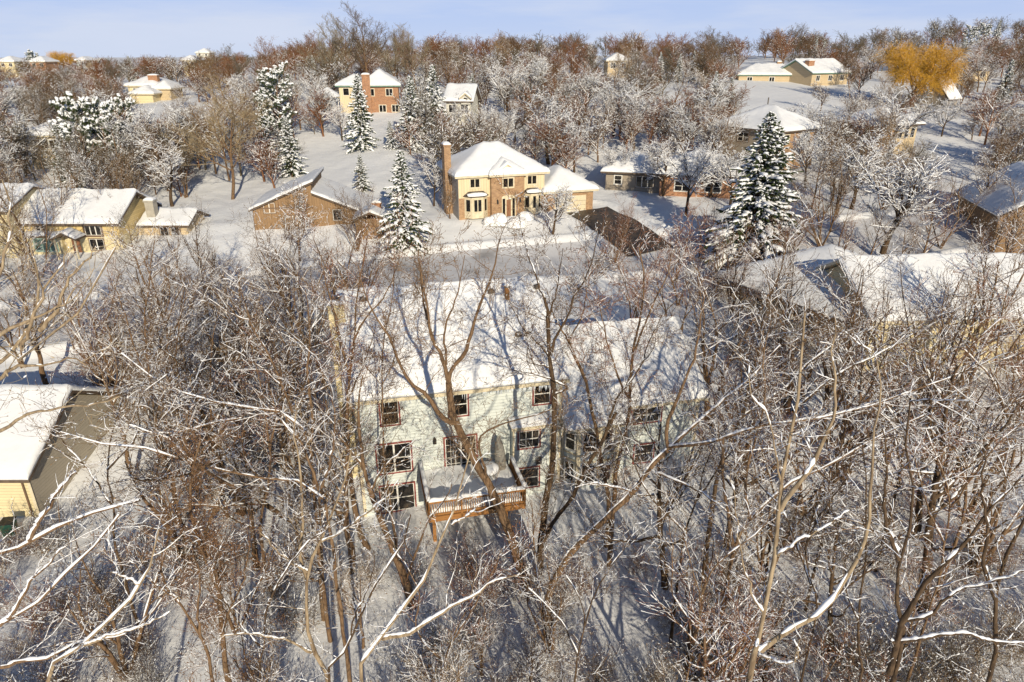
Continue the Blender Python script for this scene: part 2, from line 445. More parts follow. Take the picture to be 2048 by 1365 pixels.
def sheet_solid(name, xs_, ys_, top, bot, mats, parent, smooth=True):
    """closed slab between two height fields over a rectangle"""
    nx_, ny_ = len(xs_), len(ys_)
    X_, Y_ = np.meshgrid(xs_, ys_)
    vt = np.stack([X_.ravel(), Y_.ravel(), top(X_, Y_).ravel()], 1)
    vb = np.stack([X_.ravel(), Y_.ravel(), bot(X_, Y_).ravel()], 1)
    i, j = np.meshgrid(np.arange(nx_ - 1), np.arange(ny_ - 1)); a = (j * nx_ + i).ravel(); n = nx_ * ny_
    ft = np.stack([a, a + 1, a + nx_ + 1, a + nx_], 1)
    fb = ft[:, ::-1] + n
    per = list(range(nx_)) + [nx_ * (k + 1) - 1 for k in range(1, ny_)] + [nx_ * ny_ - 1 - k for k in range(1, nx_)] + [nx_ * (ny_ - 1 - k) for k in range(1, ny_ - 1)]
    per = np.array(per); nxt = np.roll(per, -1)
    fs = np.stack([per + n, nxt + n, nxt, per], 1)
    me = np_mesh(name, np.concatenate([vt, vb]), np.concatenate([ft, fb, fs]), mats, smooth=smooth)
    return link(name, me, parent)

_sn = [np.random.default_rng(11)]
def roof(parent, kind, x0, x1, y0, y1, ze, p, fascia='fascia_cream', t=0.38, th=0.22, name='roof', bare=0.0):
    h = roof_h(kind, x0, x1, y0, y1, ze, p)
    mb = MB()
    xc, yc = (x0 + x1) / 2, (y0 + y1) / 2
    if kind == 'hip':
        D = min(x1 - x0, y1 - y0) / 2
        if x1 - x0 >= y1 - y0: r1, r2 = (x0 + D, yc), (x1 - D - 1e-3, yc)
        else: r1, r2 = (xc, y0 + D), (xc, y1 - D - 1e-3)
        zr = ze + p * D
        c = [(x0, y0, ze), (x1, y0, ze), (x1, y1, ze), (x0, y1, ze), (*r1, zr), (*r2, zr)]
        fs = [(0, 1, 5, 4), (1, 2, 5), (2, 3, 4, 5), (3, 0, 4)] if x1 - x0 >= y1 - y0 else [(0, 1, 4), (1, 2, 5, 4), (2, 3, 5), (3, 0, 4, 5)]
        mb.add(c, fs, 0)
        lo = [(q[0], q[1], ze - th) for q in c[:4]]
        mb.add(c[:4] + lo, [(0, 4, 5, 1), (1, 5, 6, 2), (2, 6, 7, 3), (3, 7, 4, 0), (4, 7, 6, 5)], 1)
    else:
        if kind == 'gable_x': prof = [(y0, ze), (yc, ze + p * (y1 - y0) / 2), (y1, ze)]; ax = 1
        elif kind == 'gable_y': prof = [(x0, ze), (xc, ze + p * (x1 - x0) / 2), (x1, ze)]; ax = 0
        elif kind == 'shed_right': prof = [(x0, ze), (x1, ze + p * (x1 - x0))]; ax = 0
        elif kind == 'shed_left': prof = [(x0, ze + p * (x1 - x0)), (x1, ze)]; ax = 0
        elif kind == 'shed_back': prof = [(y0, ze), (y1, ze + p * (y1 - y0))]; ax = 1
        else: prof = [(x0, ze), (x1, ze)]; ax = 0
        vs = []
        for e in ((y0, y1) if ax == 0 else (x0, x1)):
            for dz in (0, -th):
                for (q, z) in prof:
                    vs.append((q, e, z + dz) if ax == 0 else (e, q, z + dz))
        k = len(prof)
        for i in range(k - 1):
            mb.add([vs[i], vs[i + 1], vs[2 * k + i + 1], vs[2 * k + i]], [(0, 1, 2, 3)], 0)
            mb.add([vs[k + i], vs[k + i + 1], vs[3 * k + i + 1], vs[3 * k + i]], [(0, 1, 2, 3)], 1)
            mb.add([vs[i], vs[i + 1], vs[k + i + 1], vs[k + i]], [(0, 1, 2, 3)], 1)
            mb.add([vs[2 * k + i], vs[2 * k + i + 1], vs[3 * k + i + 1], vs[3 * k + i]], [(0, 1, 2, 3)], 1)
        for i in (0, k - 1):
            mb.add([vs[i], vs[k + i], vs[3 * k + i], vs[2 * k + i]], [(0, 1, 2, 3)], 1)
    ro = mb.build(name, [M['shingle'], M[fascia]], parent)
    ph = _sn[0].uniform(0, 6, 4)
    def thick(x, y):
        if kind == 'shed_right': d = np.minimum(np.minimum(x - x0, y1 - y), y - y0)
        elif kind == 'shed_left': d = np.minimum(np.minimum(x1 - x, y1 - y), y - y0)
        else: d = np.minimum(np.minimum(x - x0, x1 - x), np.minimum(y - y0, y1 - y))
        e = 1 - np.clip(d / (t * 1.1), 0, 1)
        w = 0.5 + 0.22 * np.sin(x * .9 + ph[0]) * np.sin(y * .8 + ph[1]) + .14 * np.sin(x * .37 + y * .5 + ph[2]) + 0.06 * np.sin(x * 3.1 + ph[2] + y * 2.3) + 0.05 * np.sin(y * 4.3 + ph[3] - x)
        return (t * (0.72 + 0.5 * w)) * (0.42 + 0.58 * np.sqrt(np.clip(1 - e * e, 0, 1)))
    def wob(x, y): return 0.045 * np.sin(x * 2.1 + ph[1]) + 0.025 * np.sin(x * 5.7 + y * 4 + ph[0]) + .02 * np.sin(x * 11 + ph[2])
    ex = 0.04
    xs_ = graded(x0 - ex, x1 + ex, 0.4, [xc]); ys_ = graded(y0 - ex, y1 + ex, 0.4, [yc])
    hh = lambda x, y: h(np.clip(x, x0, x1), np.clip(y, y0, y1))
    sheet_solid('snow', xs_, ys_, lambda x, y: hh(x, y) + np.maximum(thick(np.clip(x, x0, x1), np.clip(y, y0, y1)) + wob(x, y), 0.05), lambda x, y: hh(x, y) + 0.012, M['roof_snow'], ro)
    return ro

def walls(parent, x0, x1, y0, y1, z0, ze, m, top=None, p=0, name='wall', splitz=None, m2=None):
    """four walls, with gable tops where the roof has them"""
    mb = MB()
    def pent(pts, mi): mb.add(pts, [tuple(range(len(pts)))], mi)
    bands = [(z0, ze, 0)] if splitz is None else [(z0, splitz, 1), (splitz, ze, 0)]
    for (a, b, mi) in bands:
        last = b == ze
        fr = [(x0, y0, a), (x1, y0, a), (x1, y0, b), (x0, y0, b)]; bk = [(x1, y1, a), (x0, y1, a), (x0, y1, b), (x1, y1, b)]
        lf = [(x0, y1, a), (x0, y0, a), (x0, y0, b), (x0, y1, b)]; rt = [(x1, y0, a), (x1, y1, a), (x1, y1, b), (x1, y0, b)]
        if last and top == 'gable_y':
            zr = b + p * (x1 - x0) / 2; xm = (x0 + x1) / 2
            fr = fr[:3] + [(xm, y0, zr)] + fr[3:]; bk = bk[:3] + [(xm, y1, zr)] + bk[3:]
        if last and top == 'gable_x':
            zr = b + p * (y1 - y0) / 2; ym = (y0 + y1) / 2
            lf = lf[:3] + [(x0, ym, zr)] + lf[3:]; rt = rt[:3] + [(x1, ym, zr)] + rt[3:]
        if last and top == 'shed_right':
            zr = b + p * (x1 - x0); fr[2] = (x1, y0, zr); bk[3] = (x1, y1, zr); rt[2] = (x1, y1, zr); rt[3] = (x1, y0, zr); bk[3] = (x1, y1, zr)
        if last and top == 'shed_left':
            zr = b + p * (x1 - x0); fr[3] = (x0, y0, zr); bk[2] = (x0, y1, zr); lf[2] = (x0, y0, zr); lf[3] = (x0, y1, zr)
        for q in (fr, bk, lf, rt): pent(q, mi)
    return mb.build(name, [M[m], M[m2 or m]], parent)

def facade(side, plane):
    if side == 'front': return lambda u, d, z: (u, plane - d, z)
    if side == 'left': return lambda u, d, z: (plane - d, u, z)
    if side == 'right': return lambda u, d, z: (plane + d, u, z)
    if side == 'back': return lambda u, d, z: (u, plane + d, z)

def fbox(mb, T, u0, u1, d0, d1, z0, z1, mi=0):
    p = [T(u0, d0, z0), T(u1, d0, z0), T(u1, d1, z0), T(u0, d1, z0), T(u0, d0, z1), T(u1, d0, z1), T(u1, d1, z1), T(u0, d1, z1)]
    mb.add(p, [(0, 3, 2, 1), (4, 5, 6, 7), (0, 1, 5, 4), (1, 2, 6, 5), (2, 3, 7, 6), (3, 0, 4, 7)], mi)

def window(parent, T, u0, u1, z0, z1, trim='white_trim', sash='white_trim', cols=1, rows=1, mid=True, grid=None, tw=0.09, glass='glass', name='window', snow=True, label=None):
    """outer casing, sash bars (cols upright divisions, a meeting rail when mid), muntins when grid=(nu, nz) per leaf, snow on the sill"""
    mb = MB()
    for a, b, c, d in ((u0 - tw, u1 + tw, z1, z1 + tw), (u0 - tw, u1 + tw, z0 - tw, z0), (u0 - tw, u0, z0, z1), (u1, u1 + tw, z0, z1)):
        fbox(mb, T, a, b, 0.0, 0.06, c, d, 0)
    s = 0.05 if (u1 - u0) > 0.6 else 0.04
    W = (u1 - u0) / cols
    for k in range(cols):
        a, b = u0 + k * W, u0 + (k + 1) * W
        fbox(mb, T, a, a + s, 0.0, 0.045, z0, z1, 1); fbox(mb, T, b - s, b, 0.0, 0.045, z0, z1, 1)
        fbox(mb, T, a + s, b - s, 0.0, 0.045, z1 - s, z1, 1); fbox(mb, T, a + s, b - s, 0.0, 0.045, z0, z0 + s, 1)
        if mid:
            zm = (z0 + z1) / 2
            fbox(mb, T, a + s, b - s, 0.0, 0.04, zm - 0.03, zm + 0.03, 1)
        if grid:
            gu, gz = grid
            for i in range(1, gu):
                u = a + s + (b - a - 2 * s) * i / gu; fbox(mb, T, u - 0.013, u + 0.013, 0.0, 0.032, z0 + s, z1 - s, 1)
            for i in range(1, gz):
                z = z0 + s + (z1 - z0 - 2 * s) * i / gz; fbox(mb, T, a + s, b - s, 0.0, 0.030, z - 0.013, z + 0.013, 1)
    w = mb.build(name, [M[trim], M[sash]], parent)
    if label: w['label'] = label
    pn = MB(); pn.add([T(u0 + .01, 0.015, z0 + .01), T(u1 - .01, 0.015, z0 + .01), T(u1 - .01, 0.015, z1 - .01), T(u0 + .01, 0.015, z1 - .01)], [(0, 1, 2, 3)])
    pn.build('pane', M[glass], w)
    return w

def hroot(name, x, y, z, rot, label, cat='house', group=None):
    return empty(name, (x, y, z), R(rot), label, cat, group)

def chimney(parent, x0, x1, y0, y1, z0, z1, m='brick', snow=True):
    mb = MB(); mb.box((x0, y0, z0), (x1, y1, z1 - .22), 0); mb.box((x0 - .08, y0 - .08, z1 - .22), (x1 + .08, y1 + .08, z1 - .05), 0)
    mb.box((x0 + .15, y0 + .15, z1 - .05), (x1 - .15, y1 - .15, z1 + .12), 1)
    c = mb.build('chimney', [M[m], M['metal']], parent)
    if snow:
        sheet_solid('snow', np.linspace(x0 - .06, x1 + .06, 8), np.linspace(y0 - .06, y1 + .06, 8),
                    lambda x, y: z1 + .02 + .32 * np.sqrt(np.clip((1 - ((x - (x0 + x1) / 2) / ((x1 - x0) / 2 + .1)) ** 2) * (1 - ((y - (y0 + y1) / 2) / ((y1 - y0) / 2 + .1)) ** 2), 0.02, 1)),
                    lambda x, y: z1 - .045 + 0 * x, M['roof_snow'], c)
    return c

# ------------------------------------------------------------------ the main house, back side towards us
HR = R(13.5); HU = np.array([math.cos(HR), math.sin(HR)]); HV = np.array([-math.sin(HR), math.cos(HR)])
HO = np.array([-8.74, 33.3])
def hw(u, v): return HO + HU * u + HV * v
h = hroot('blue_house', HO[0], HO[1], 0, 13.5, 'pale mint two-storey house with walkout basement, deck and red-trimmed windows')
PM = 0.69
walls(h, 0, 12.0, 0, 11.2, -1.2, 7.80, 'mint', 'gable_x', PM)
roof(h, 'gable_x', -.45, 12.35, -.42, 11.6, 7.86, PM, 'fascia_cream', 0.42)
walls(h, 12.0, 21.3, 0.25, 10.5, -1.2, 5.34, 'mint', 'gable_x', .56)
roof(h, 'gable_x', 12.12, 21.75, -.15, 10.9, 5.40, .56, 'fascia_cream', 0.42)
walls(h, 8.9, 11.25, -.62, 0, -1.0, 5.30, 'mint_flat', name='bump_out')
roof(h, 'shed_back', 8.78, 11.37, -.85, -.01, 5.28, .3, 'fascia_cream', 0.22)
mb = MB(); mb.box((-.95, 3.6, -1), (-.03, 4.9, 12.0), 0); mb.box((-1.0, 3.55, 12.0), (.02, 4.95, 12.12), 0); mb.box((-.75, 3.9, 12.12), (-.25, 4.6, 12.35), 1)
cc_ = mb.build('chimney', [M['cream_lap'], M['metal']], h)
sheet_solid('snow', np.linspace(-1.0, .02, 6), np.linspace(3.55, 4.95, 6), lambda x, y: 12.3 + .06 * np.sin(x * 5 + y * 3), lambda x, y: 12.125 + 0 * x, M['roof_snow'], cc_)
# corner boards
for a, b, c, d, e, f in ((-.03, .14, -.03, .0, -1, 7.7), (11.88, 12.04, -.03, .2, -1, 7.7), (21.17, 21.33, .22, .25, -1, 5.3), (8.88, 8.98, -.65, -.62, -1, 5.2), (11.16, 11.27, -.65, -.62, -1, 5.2)):
    mb = MB(); mb.box((a, c, e), (b, d, f)); mb.build('corner_board', M['cream_trim'], h)
T0 = facade('front', 0.0); TB = facade('front', -.62); TW = facade('front', .25)
window(h, T0, 1.42, 2.42, 6.02, 7.52, 'red_trim')
window(h, T0, 5.3, 6.35, 6.10, 7.55, 'red_trim')
window(h, T0, 10.3, 11.3, 6.25, 7.60, 'red_trim')
window(h, T0, 1.02, 2.95, 2.85, 4.75, 'red_trim', cols=2)
window(h, T0, 1.02, 3.0, .15, 1.95, 'red_trim', cols=2)
window(h, T0, 4.95, 6.80, 2.42, 4.68, 'red_trim', cols=2, mid=False, grid=(3, 5), name='patio_door')
window(h, TB, 9.25, 10.5, 3.75, 4.92, 'red_trim', grid=(3, 2))
window(h, TB, 9.25, 10.5, .95, 2.30, 'red_trim')
window(h, TW, 16.75, 18.7, 3.95, 5.0, 'red_trim', cols=2)
window(h, TW, 17.1, 18.4, 1.0, 2.3, 'red_trim')
# bay: five-sided projection with cream corner posts
bx = [(12.25, .25), (12.95, -.75), (14.25, -.95), (15.35, -.75), (15.9, .25)]
bay = MB()
for (a, b) in zip(bx[:-1], bx[1:]):
    bay.add([(*a, -.9), (*b, -.9), (*b, 4.75), (*a, 4.75)], [(0, 1, 2, 3)], 0)
bay = bay.build('bay_window', M['mint_flat'], h)
mb = MB()
for q in bx[1:-1] + [(12.27, .2), (15.88, .2)]: mb.box((q[0] - .12, q[1] - .06, -.8), (q[0] + .12, q[1] + .1, 4.72))
for (a, b) in zip(bx[:-1], bx[1:]):
    for z in (4.6, 2.75, 2.3): mb.beam((a[0], a[1] - .03, z), (b[0], b[1] - .03, z), .06, .12)
mb.build('post', M['cream_trim'], bay)
for (a, b) in zip(bx[:-1], bx[1:]):
    a = np.array(a); b = np.array(b); L = np.linalg.norm(b - a); dv = (b - a) / L; nv = np.array([dv[1], -dv[0]])
    T = lambda u, d, z, a=a, dv=dv, nv=nv: (*(a + dv * u + nv * d), z)
    m_ = min(.24, L * .22)
    window(bay, T, m_, L - m_, 3.0, 4.45, 'white_trim', tw=.05)
    window(bay, T, m_, L - m_, .75, 2.1, 'white_trim', tw=.05)
def bayroof(x, y): return 4.78 + (y + 1.3) * .42
sheet_solid('bay_roof', np.linspace(11.98, 16.2, 14), np.linspace(-1.2, .3, 8), lambda x, y: bayroof(x, y) + .1, lambda x, y: bayroof(x, y) - .12, M['fascia_cream'], h, False)
sheet_solid('bay_snow', graded(11.98, 16.25, .4), graded(-1.25, .4, .3), lambda x, y: bayroof(x, y) + .12 + .32 * np.sqrt(np.clip(1 - (1 - np.clip(np.minimum(np.minimum(x - 11.98, 16.25 - x), y + 1.25) / .4, 0, 1)) ** 2, .02, 1)), lambda x, y: bayroof(x, y) + .105, M['roof_snow'], h)
# roof fittings
def on_main_roof(px, py):
    r = ray(px, py); O3 = np.array([*HO, 0]); v3 = np.array([*HV, 0])
    Nn = np.array([-PM * HV[0], -PM * HV[1], 1.0]); D = 7.86 + .3 + PM * .42 - PM * (O3 @ v3)
    t = (D - Nn @ np.array([0, 0, CAM_Z])) / (Nn @ r); q = np.array([0, 0, CAM_Z]) + r * t - O3
    return q[:2] @ HU, q[:2] @ HV, q[2]
for (px, py) in ((726, 604), (1073, 579), (1037, 674), (1056, 673), (982, 588)):
    u, v, z = on_main_roof(px, py)
    mb = MB(); mb.cyl((u, v, z - .5), (u, v, z + .12), .1, .1, 10); mb.cyl((u, v, z + .08), (u, v, z + .26), .24, .2, 12); mb.cyl((u, v, z + .26), (u, v, z + .33), .2, .06, 12)
    mb.build('roof_vent', M['metal'], h)
u, v, z = on_main_roof(1014, 598)
mb = MB(); mb.box((u - .13, v - .13, z - .6), (u + .13, v + .13, z + .75), 0); mb.cyl((u, v, z + .75), (u, v, z + .85), .2, .2, 12, 1); mb.cyl((u, v, z + .85), (u, v, z + 1.05), .19, .08, 12, 2)
mb.build('flue', [M['deck_wood'], M['metal'], M['roof_snow']], h)
# icicles under the eaves
rg = np.random.default_rng(3); mb = MB()
for k in range(110):
    u = rg.uniform(7.2, 12.2) if k < 85 else rg.uniform(0, 7)
    mb.cyl((u, -.45, 7.66), (u, -.45, 7.66 - rg.uniform(.08, .4)), .022, .003, 5)
tag(mb.build('icicles', M['ice'], h), kind='stuff')
mb = MB(); mb.box((10.3, -.80, 2.55), (10.65, -.62, 2.95)); mb.box((10.38, -.84, 2.62), (10.57, -.8, 2.88)); mb.build('wall_vent', M['metal'], h)
mb = MB(); mb.box((4.25, -.16, 4.45), (4.45, 0, 4.75)); mb.cyl((4.35, -.1, 4.75), (4.35, -.1, 4.9), .1, .02, 8); mb.build('wall_lantern', M['dark_trim'], h)
# gutter downpipe
mb = MB(); mb.cyl((11.75, -.1, 7.6), (11.75, -.1, 0.2), .05, .05, 8); mb.build('downpipe', M['white_trim'], h)
mb = MB(); mb.cyl((21.0, .15, 5.2), (21.0, .15, .3), .05, .05, 8); mb.build('downpipe', M['white_trim'], h)

# ------------------------------------------------------------------ deck, its covered grill
dk = empty('wooden_deck', (*hw(3.4, -4.1), 0), HR, 'raised orange wooden deck with snowy railing behind the mint house', 'deck')
DX, DY, DZ = 5.4, 4.08, 2.35
mb = MB()
for k in range(29): mb.box((0, k * .141, DZ - .04), (DX, k * .141 + .132, DZ))
mb.build('decking', M['deck_wood'], dk)
mb = MB(); mb.box((0.0, .0, DZ - .32), (DX, .05, DZ - .045)); mb.box((0, .06, DZ - .32), (.05, DY, DZ - .045)); mb.box((DX - .05, .06, DZ - .32), (DX, DY, DZ - .045))
mb.box((.3, .75, DZ - .55), (DX - .3, .85, DZ - .33))
for k in range(1, 13): mb.box((k * .41, .06, DZ - .27), (k * .41 + .045, DY - .05, DZ - .05))
mb.build('joists', M['deck_wood'], dk)
for x in (.35, 4.45):
    mb = MB(); mb.box((x - .09, .72, -1.2), (x + .09, .9, DZ - .33)); mb.build('post', M['deck_wood'], dk)
def railing(p, q, n_int):
    mb = MB(); a = Vector(p); b = Vector(q)
    mb.beam(a + Vector((0, 0, .98)), b + Vector((0, 0, .98)), .13, .045); mb.beam(a + Vector((0, 0, .88)), b + Vector((0, 0, .88)), .04, .09); mb.beam(a + Vector((0, 0, .12)), b + Vector((0, 0, .12)), .04, .09)
    n = int((b - a).length / .125)
    for k in range(1, n):
        c = a.lerp(b, k / n); mb.beam(c + Vector((0, 0, .05)), c + Vector((0, 0, .93)), .035, .035)
    for k in range(n_int + 1):
        c = a.lerp(b, k / n_int); mb.beam(c + Vector((0, 0, -.25)), c + Vector((0, 0, 1.0)), .1, .1)
    r_ = mb.build('railing', M['deck_wood'], dk)
    # cushion of snow on the handrail
    L = (b - a).length; d = (b - a) / L; m = int(L / .12); vs = []; fs = []
    for i in range(m + 1):
        c = a + d * (L * i / m) + Vector((0, 0, 1.0)); hgt = .16 * (1 + .25 * math.sin(i * .9) + .2 * math.sin(i * .37)) * (.3 if i in (0, m) else 1)
        s = Vector((-d.y, d.x, 0))
        for (o, zz) in ((-.09, 0), (-.12, .45), (-.07, .9), (0, 1.05), (.07, .9), (.12, .45), (.09, 0)): vs.append(c + s * o + Vector((0, 0, zz * hgt)))
    for i in range(m):
        for j in range(6): fs.append((i * 7 + j, i * 7 + j + 1, (i + 1) * 7 + j + 1, (i + 1) * 7 + j))
    sm = MB(); sm.add(vs, fs); sm.build('snow', M['roof_snow'], r_, True)
railing((.05, .05, DZ), (DX - .05, .05, DZ), 3); railing((.05, .05, DZ), (.05, DY, DZ), 2); railing((DX - .05, .05, DZ), (DX - .05, 3.4, DZ), 2)
sheet_solid('snow', graded(.12, DX - .12, .3), graded(.14, DY, .3), lambda x, y: DZ + .16 + .24 * np.sqrt(np.clip(1 - (1 - np.clip(np.minimum(x - .12, DX - .12 - x) / .4, 0, 1)) ** 2, 0, 1)) + .04 * np.sin(x * 2.2 + y) + .03 * np.sin(y * 3.1), lambda x, y: DZ + .004 + 0 * x, M['roof_snow'], dk)
# covered grill with peaked cover
def lathe_pts(prof, n=14, sq=0.0):
    vs = []; fs = []
    for (r_, z) in prof:
        for k in range(n):
            a = 2 * math.pi * k / n; c, s_ = math.cos(a), math.sin(a)
            f = 1 / max(abs(c), abs(s_)) if sq else 1; f = 1 + (f - 1) * sq
            vs.append((r_ * c * f, r_ * s_ * f, z))
    for i in range(len(prof) - 1):
        for k in range(n): fs.append((i * n + k, i * n + (k + 1) % n, (i + 1) * n + (k + 1) % n, (i + 1) * n + k))
    return vs, fs
gp = hw(8.1, -.95)
g = empty('patio_umbrella', (gp[0], gp[1], DZ + .2), HR, 'tall folded patio umbrella in a grey cover on the deck', 'umbrella')
vs, fs = lathe_pts([(.30, .25), (.34, .7), (.32, 1.3), (.24, 1.9), (.12, 2.3), (.02, 2.45)], 14)
vs = [(x + .25 * (z / 2.4) * -.6, y, z) for x, y, z in vs]
mb = MB(); mb.add(vs, fs); mb.build('cover', M['cover'], g, True)
mb = MB(); mb.cyl((0, 0, 0), (0, 0, .4), .04, .04, 8); mb.cyl((0, 0, -.2), (0, 0, .08), .3, .26, 14); mb.build('pole', M['metal'], g)
gp = hw(7.2, -1.5)
g = empty('patio_table', (gp[0], gp[1], DZ), HR, 'round patio table under a mound of snow on the deck', 'table')
mb = MB(); mb.cyl((0, 0, .72), (0, 0, .76), .6, .6, 20)
mb.build('table_top', M['cover'], g)
for k in range(4):
    mb = MB(); a = math.pi / 4 + k * math.pi / 2; mb.beam((.5 * math.cos(a), .5 * math.sin(a), 0), (.3 * math.cos(a), .3 * math.sin(a), .72), .04, .04); mb.build('leg', M['metal'], g)
vs, fs = lathe_pts([(.60, .765), (.64, .88), (.60, 1.0), (.42, 1.07), (.2, 1.12), (.01, 1.13)], 18); mb = MB(); mb.add(vs, fs); mb.build('snow', M['roof_snow'], g, True)

# ------------------------------------------------------------------ neighbours
def zpx(px, py, Y): return at(px, py, Y)[2]

# garage of the left neighbour
c0 = at(53, 949, 33.0); zb = c0[2]
h = hroot('cream_garage', c0[0], c0[1], 0.2, 0, 'cream garage with shaded grey-brown side wall and thick flat snow on its gable roof', 'garage')
walls(h, -9, 0, 0, 10.0, -.8, zb - .35, 'cream_lap', 'gable_x', .54)
mb = MB(); mb.add([(.02, 0, -.8), (.02, 10, -.8), (.02, 10, zb - .36), (.02, 5, zb - .36 + 2.68), (.02, 0, zb - .36)], [(0, 1, 2, 3, 4)]); mb.build('shaded_side_wall', M['garage_shade_lap'], h)  # grey-brown sheet over the cream: this side's shade put into its colour
roof(h, 'gable_x', -9.3, .35, -.4, 10.4, zb - .3, .54, 'fascia_dark', .42)
mb = MB(); mb.box((-.12, -.03, -.8), (.05, .0, zb - .4)); mb.build('corner_board', M['cream_trim'], h)
mb = MB(); mb.cyl((-.35, -.1, -.4), (-.35, -.1, zb - .4), .05, .05, 8); mb.build('downpipe', M['brown_trim'], h)
bp = at(14, 1043, 31.6)
g = empty('waste_bin', (bp[0], bp[1], tz(bp[0], bp[1]) - .05), R(10), 'dark green waste bin half buried in snow beside the cream garage', 'bin')
mb = MB(); mb.add([(-.26, -.28, 0), (.26, -.28, 0), (.26, .28, 0), (-.26, .28, 0), (-.31, -.34, .9), (.31, -.34, .9), (.31, .34, .9), (-.31, .34, .9)], [(0, 1, 5, 4), (1, 2, 6, 5), (2, 3, 7, 6), (3, 0, 4, 7), (4, 5, 6, 7)])
mb.build('body', mat('green_plastic', (.02, .10, .06), .5, .4), g)
mb = MB(); mb.box((-.34, -.38, .9), (.34, .36, .97)); mb.build('lid', M['dark_trim'], g)

# yellow house
Yc = 75.0
a = at(27, 448, Yc); zb = tz(a[0] + 4, a[1]) - .3
h = hroot('yellow_house', a[0], a[1], zb, 0, 'yellow two-storey house with a teal picture window and a small gabled porch')
ze = a[2] - zb
walls(h, 0, 11.2, .6, 9.5, -1.5, ze, 'yellow_lap', 'gable_x', .5, splitz=2.35, m2='cream_lap')
roof(h, 'gable_x', -.5, 11.7, -.1, 10.2, ze, .5, 'fascia_dark', .4)
walls(h, -7.5, 0.2, -.6, 9, -1.5, ze + 1.5, 'cream_lap', 'gable_x', .35, name='wing_wall')
roof(h, 'gable_x', -8, .45, -1.1, 9.4, ze + 1.55, .35, 'fascia_dark', .4)
T = facade('front', .6)
window(h, T, 1.9, 3.0, ze - 1.45, ze - .35, 'brown_trim', cols=2, mid=False, tw=.12)
window(h, T, 7.4, 9.2, ze - 1.45, ze - .35, 'brown_trim', cols=3, mid=False, tw=.2)
window(h, T, 7.6, 9.2, .7, 2.0, 'brown_trim', cols=2, mid=False)
walls(h, .9, 4.8, 0.05, .59, -1, 2.45, 'cream_lap', name='bump_out')
roof(h, 'shed_back', .7, 5.0, -.25, .58, 2.55, .3, 'fascia_dark', .22)
window(h, facade('front', .05), 1.7, 4.2, .75, 2.15, 'green_trim', 'green_trim', cols=3, mid=False, glass='glass_green')
roof(h, 'gable_y', 4.6, 7.4, -1.5, .55, 2.5, .5, 'fascia_dark', .25, name='porch_roof')
mb = MB(); mb.box((4.8, -1.3, -.5), (4.95, -1.15, 2.4)); mb.build('post', M['cream_trim'], h)
mb = MB(); mb.box((7.05, -1.3, -.5), (7.2, -1.15, 2.4)); mb.build('post', M['cream_trim'], h)
mb = MB(); mb.box((5.6, .54, 0), (6.5, .6, 2.1)); mb.build('door', M['door_red'], h)
chimney(h, 12.3, 13.3, 5.0, 6.0, 0, ze + 1.6, 'concrete')
walls(h, 11.2, 17.0, 4.5, 9.5, -1, ze - 1.2, 'tan_lap', 'gable_x', .4, name='wing_wall')
roof(h, 'gable_x', 11.4, 17.5, 4.0, 10, ze - 1.15, .4, 'fascia_dark', .35)
for k in range(2): window(h, facade('front', 4.5), 13.8 + k * 1.3, 14.8 + k * 1.3, 1.2, 2.6, 'brown_trim', mid=False)

# brown house with two-level roof
q = at(512, 470, 80.0); zr = at(618, 368, 80.0)[2]; zl = at(508, 418, 80.0)[2]; zb = tz(q[0] + 6, q[1]) - .4
h = hroot('brown_house', q[0], q[1], zb, 7, 'brown board-clad house with split shed roofs rising to an off-centre ridge')
w1 = 7.0; p1 = (zr - zl) / w1
walls(h, 0, w1, 0, 9.2, -1.5, zl - zb - .25, 'brown_board', 'shed_right', p1)
roof(h, 'shed_right', -.35, w1 + .3, -.4, 9.6, zl - zb - .1, p1, 'fascia_dark', .3)
z2 = zr - zb - 1.15
walls(h, w1 + .005, w1 + 8.0, 0.02, 9.2, -1.5, z2 - .42 * 8 - .1, 'brown_board', 'shed_left', .42)
roof(h, 'shed_left', w1 + .03, w1 + 8.4, -.38, 9.6, z2 - .42 * 8.4, .42, 'fascia_dark', .3)
T = facade('front', 0.02)
window(h, T, 9.2, 10.2, z2 - 3.4, z2 - 2.1, 'brown_trim', mid=False, snow=False)
window(h, T, 1.3, 2.6, 2.4, 3.6, 'brown_trim', cols=2, mid=False)
window(h, T, 3.6, 5.4, .6, 2.0, 'brown_trim', cols=2, mid=False)
chimney(h, w1 + 7.0, w1 + 8.0, -.95, -.0, -1, z2 - 1.2, 'brick_red')
walls(h, w1 + 5.2, w1 + 8.6, -4.0, -1.0, -1, 2.3, 'brown_board', name='wing_wall')
roof(h, 'gable_y', w1 + 4.9, w1 + 8.9, -4.3, -.96, 2.3, .4, 'fascia_dark', .3)
mb = MB(); T2 = facade('front', 0.0)
for z in (-.2, 2.9): fbox(mb, T2, 0, w1, 0, .03, z, z + .15)
mb.build('trim_band', M['brown_trim'], h)

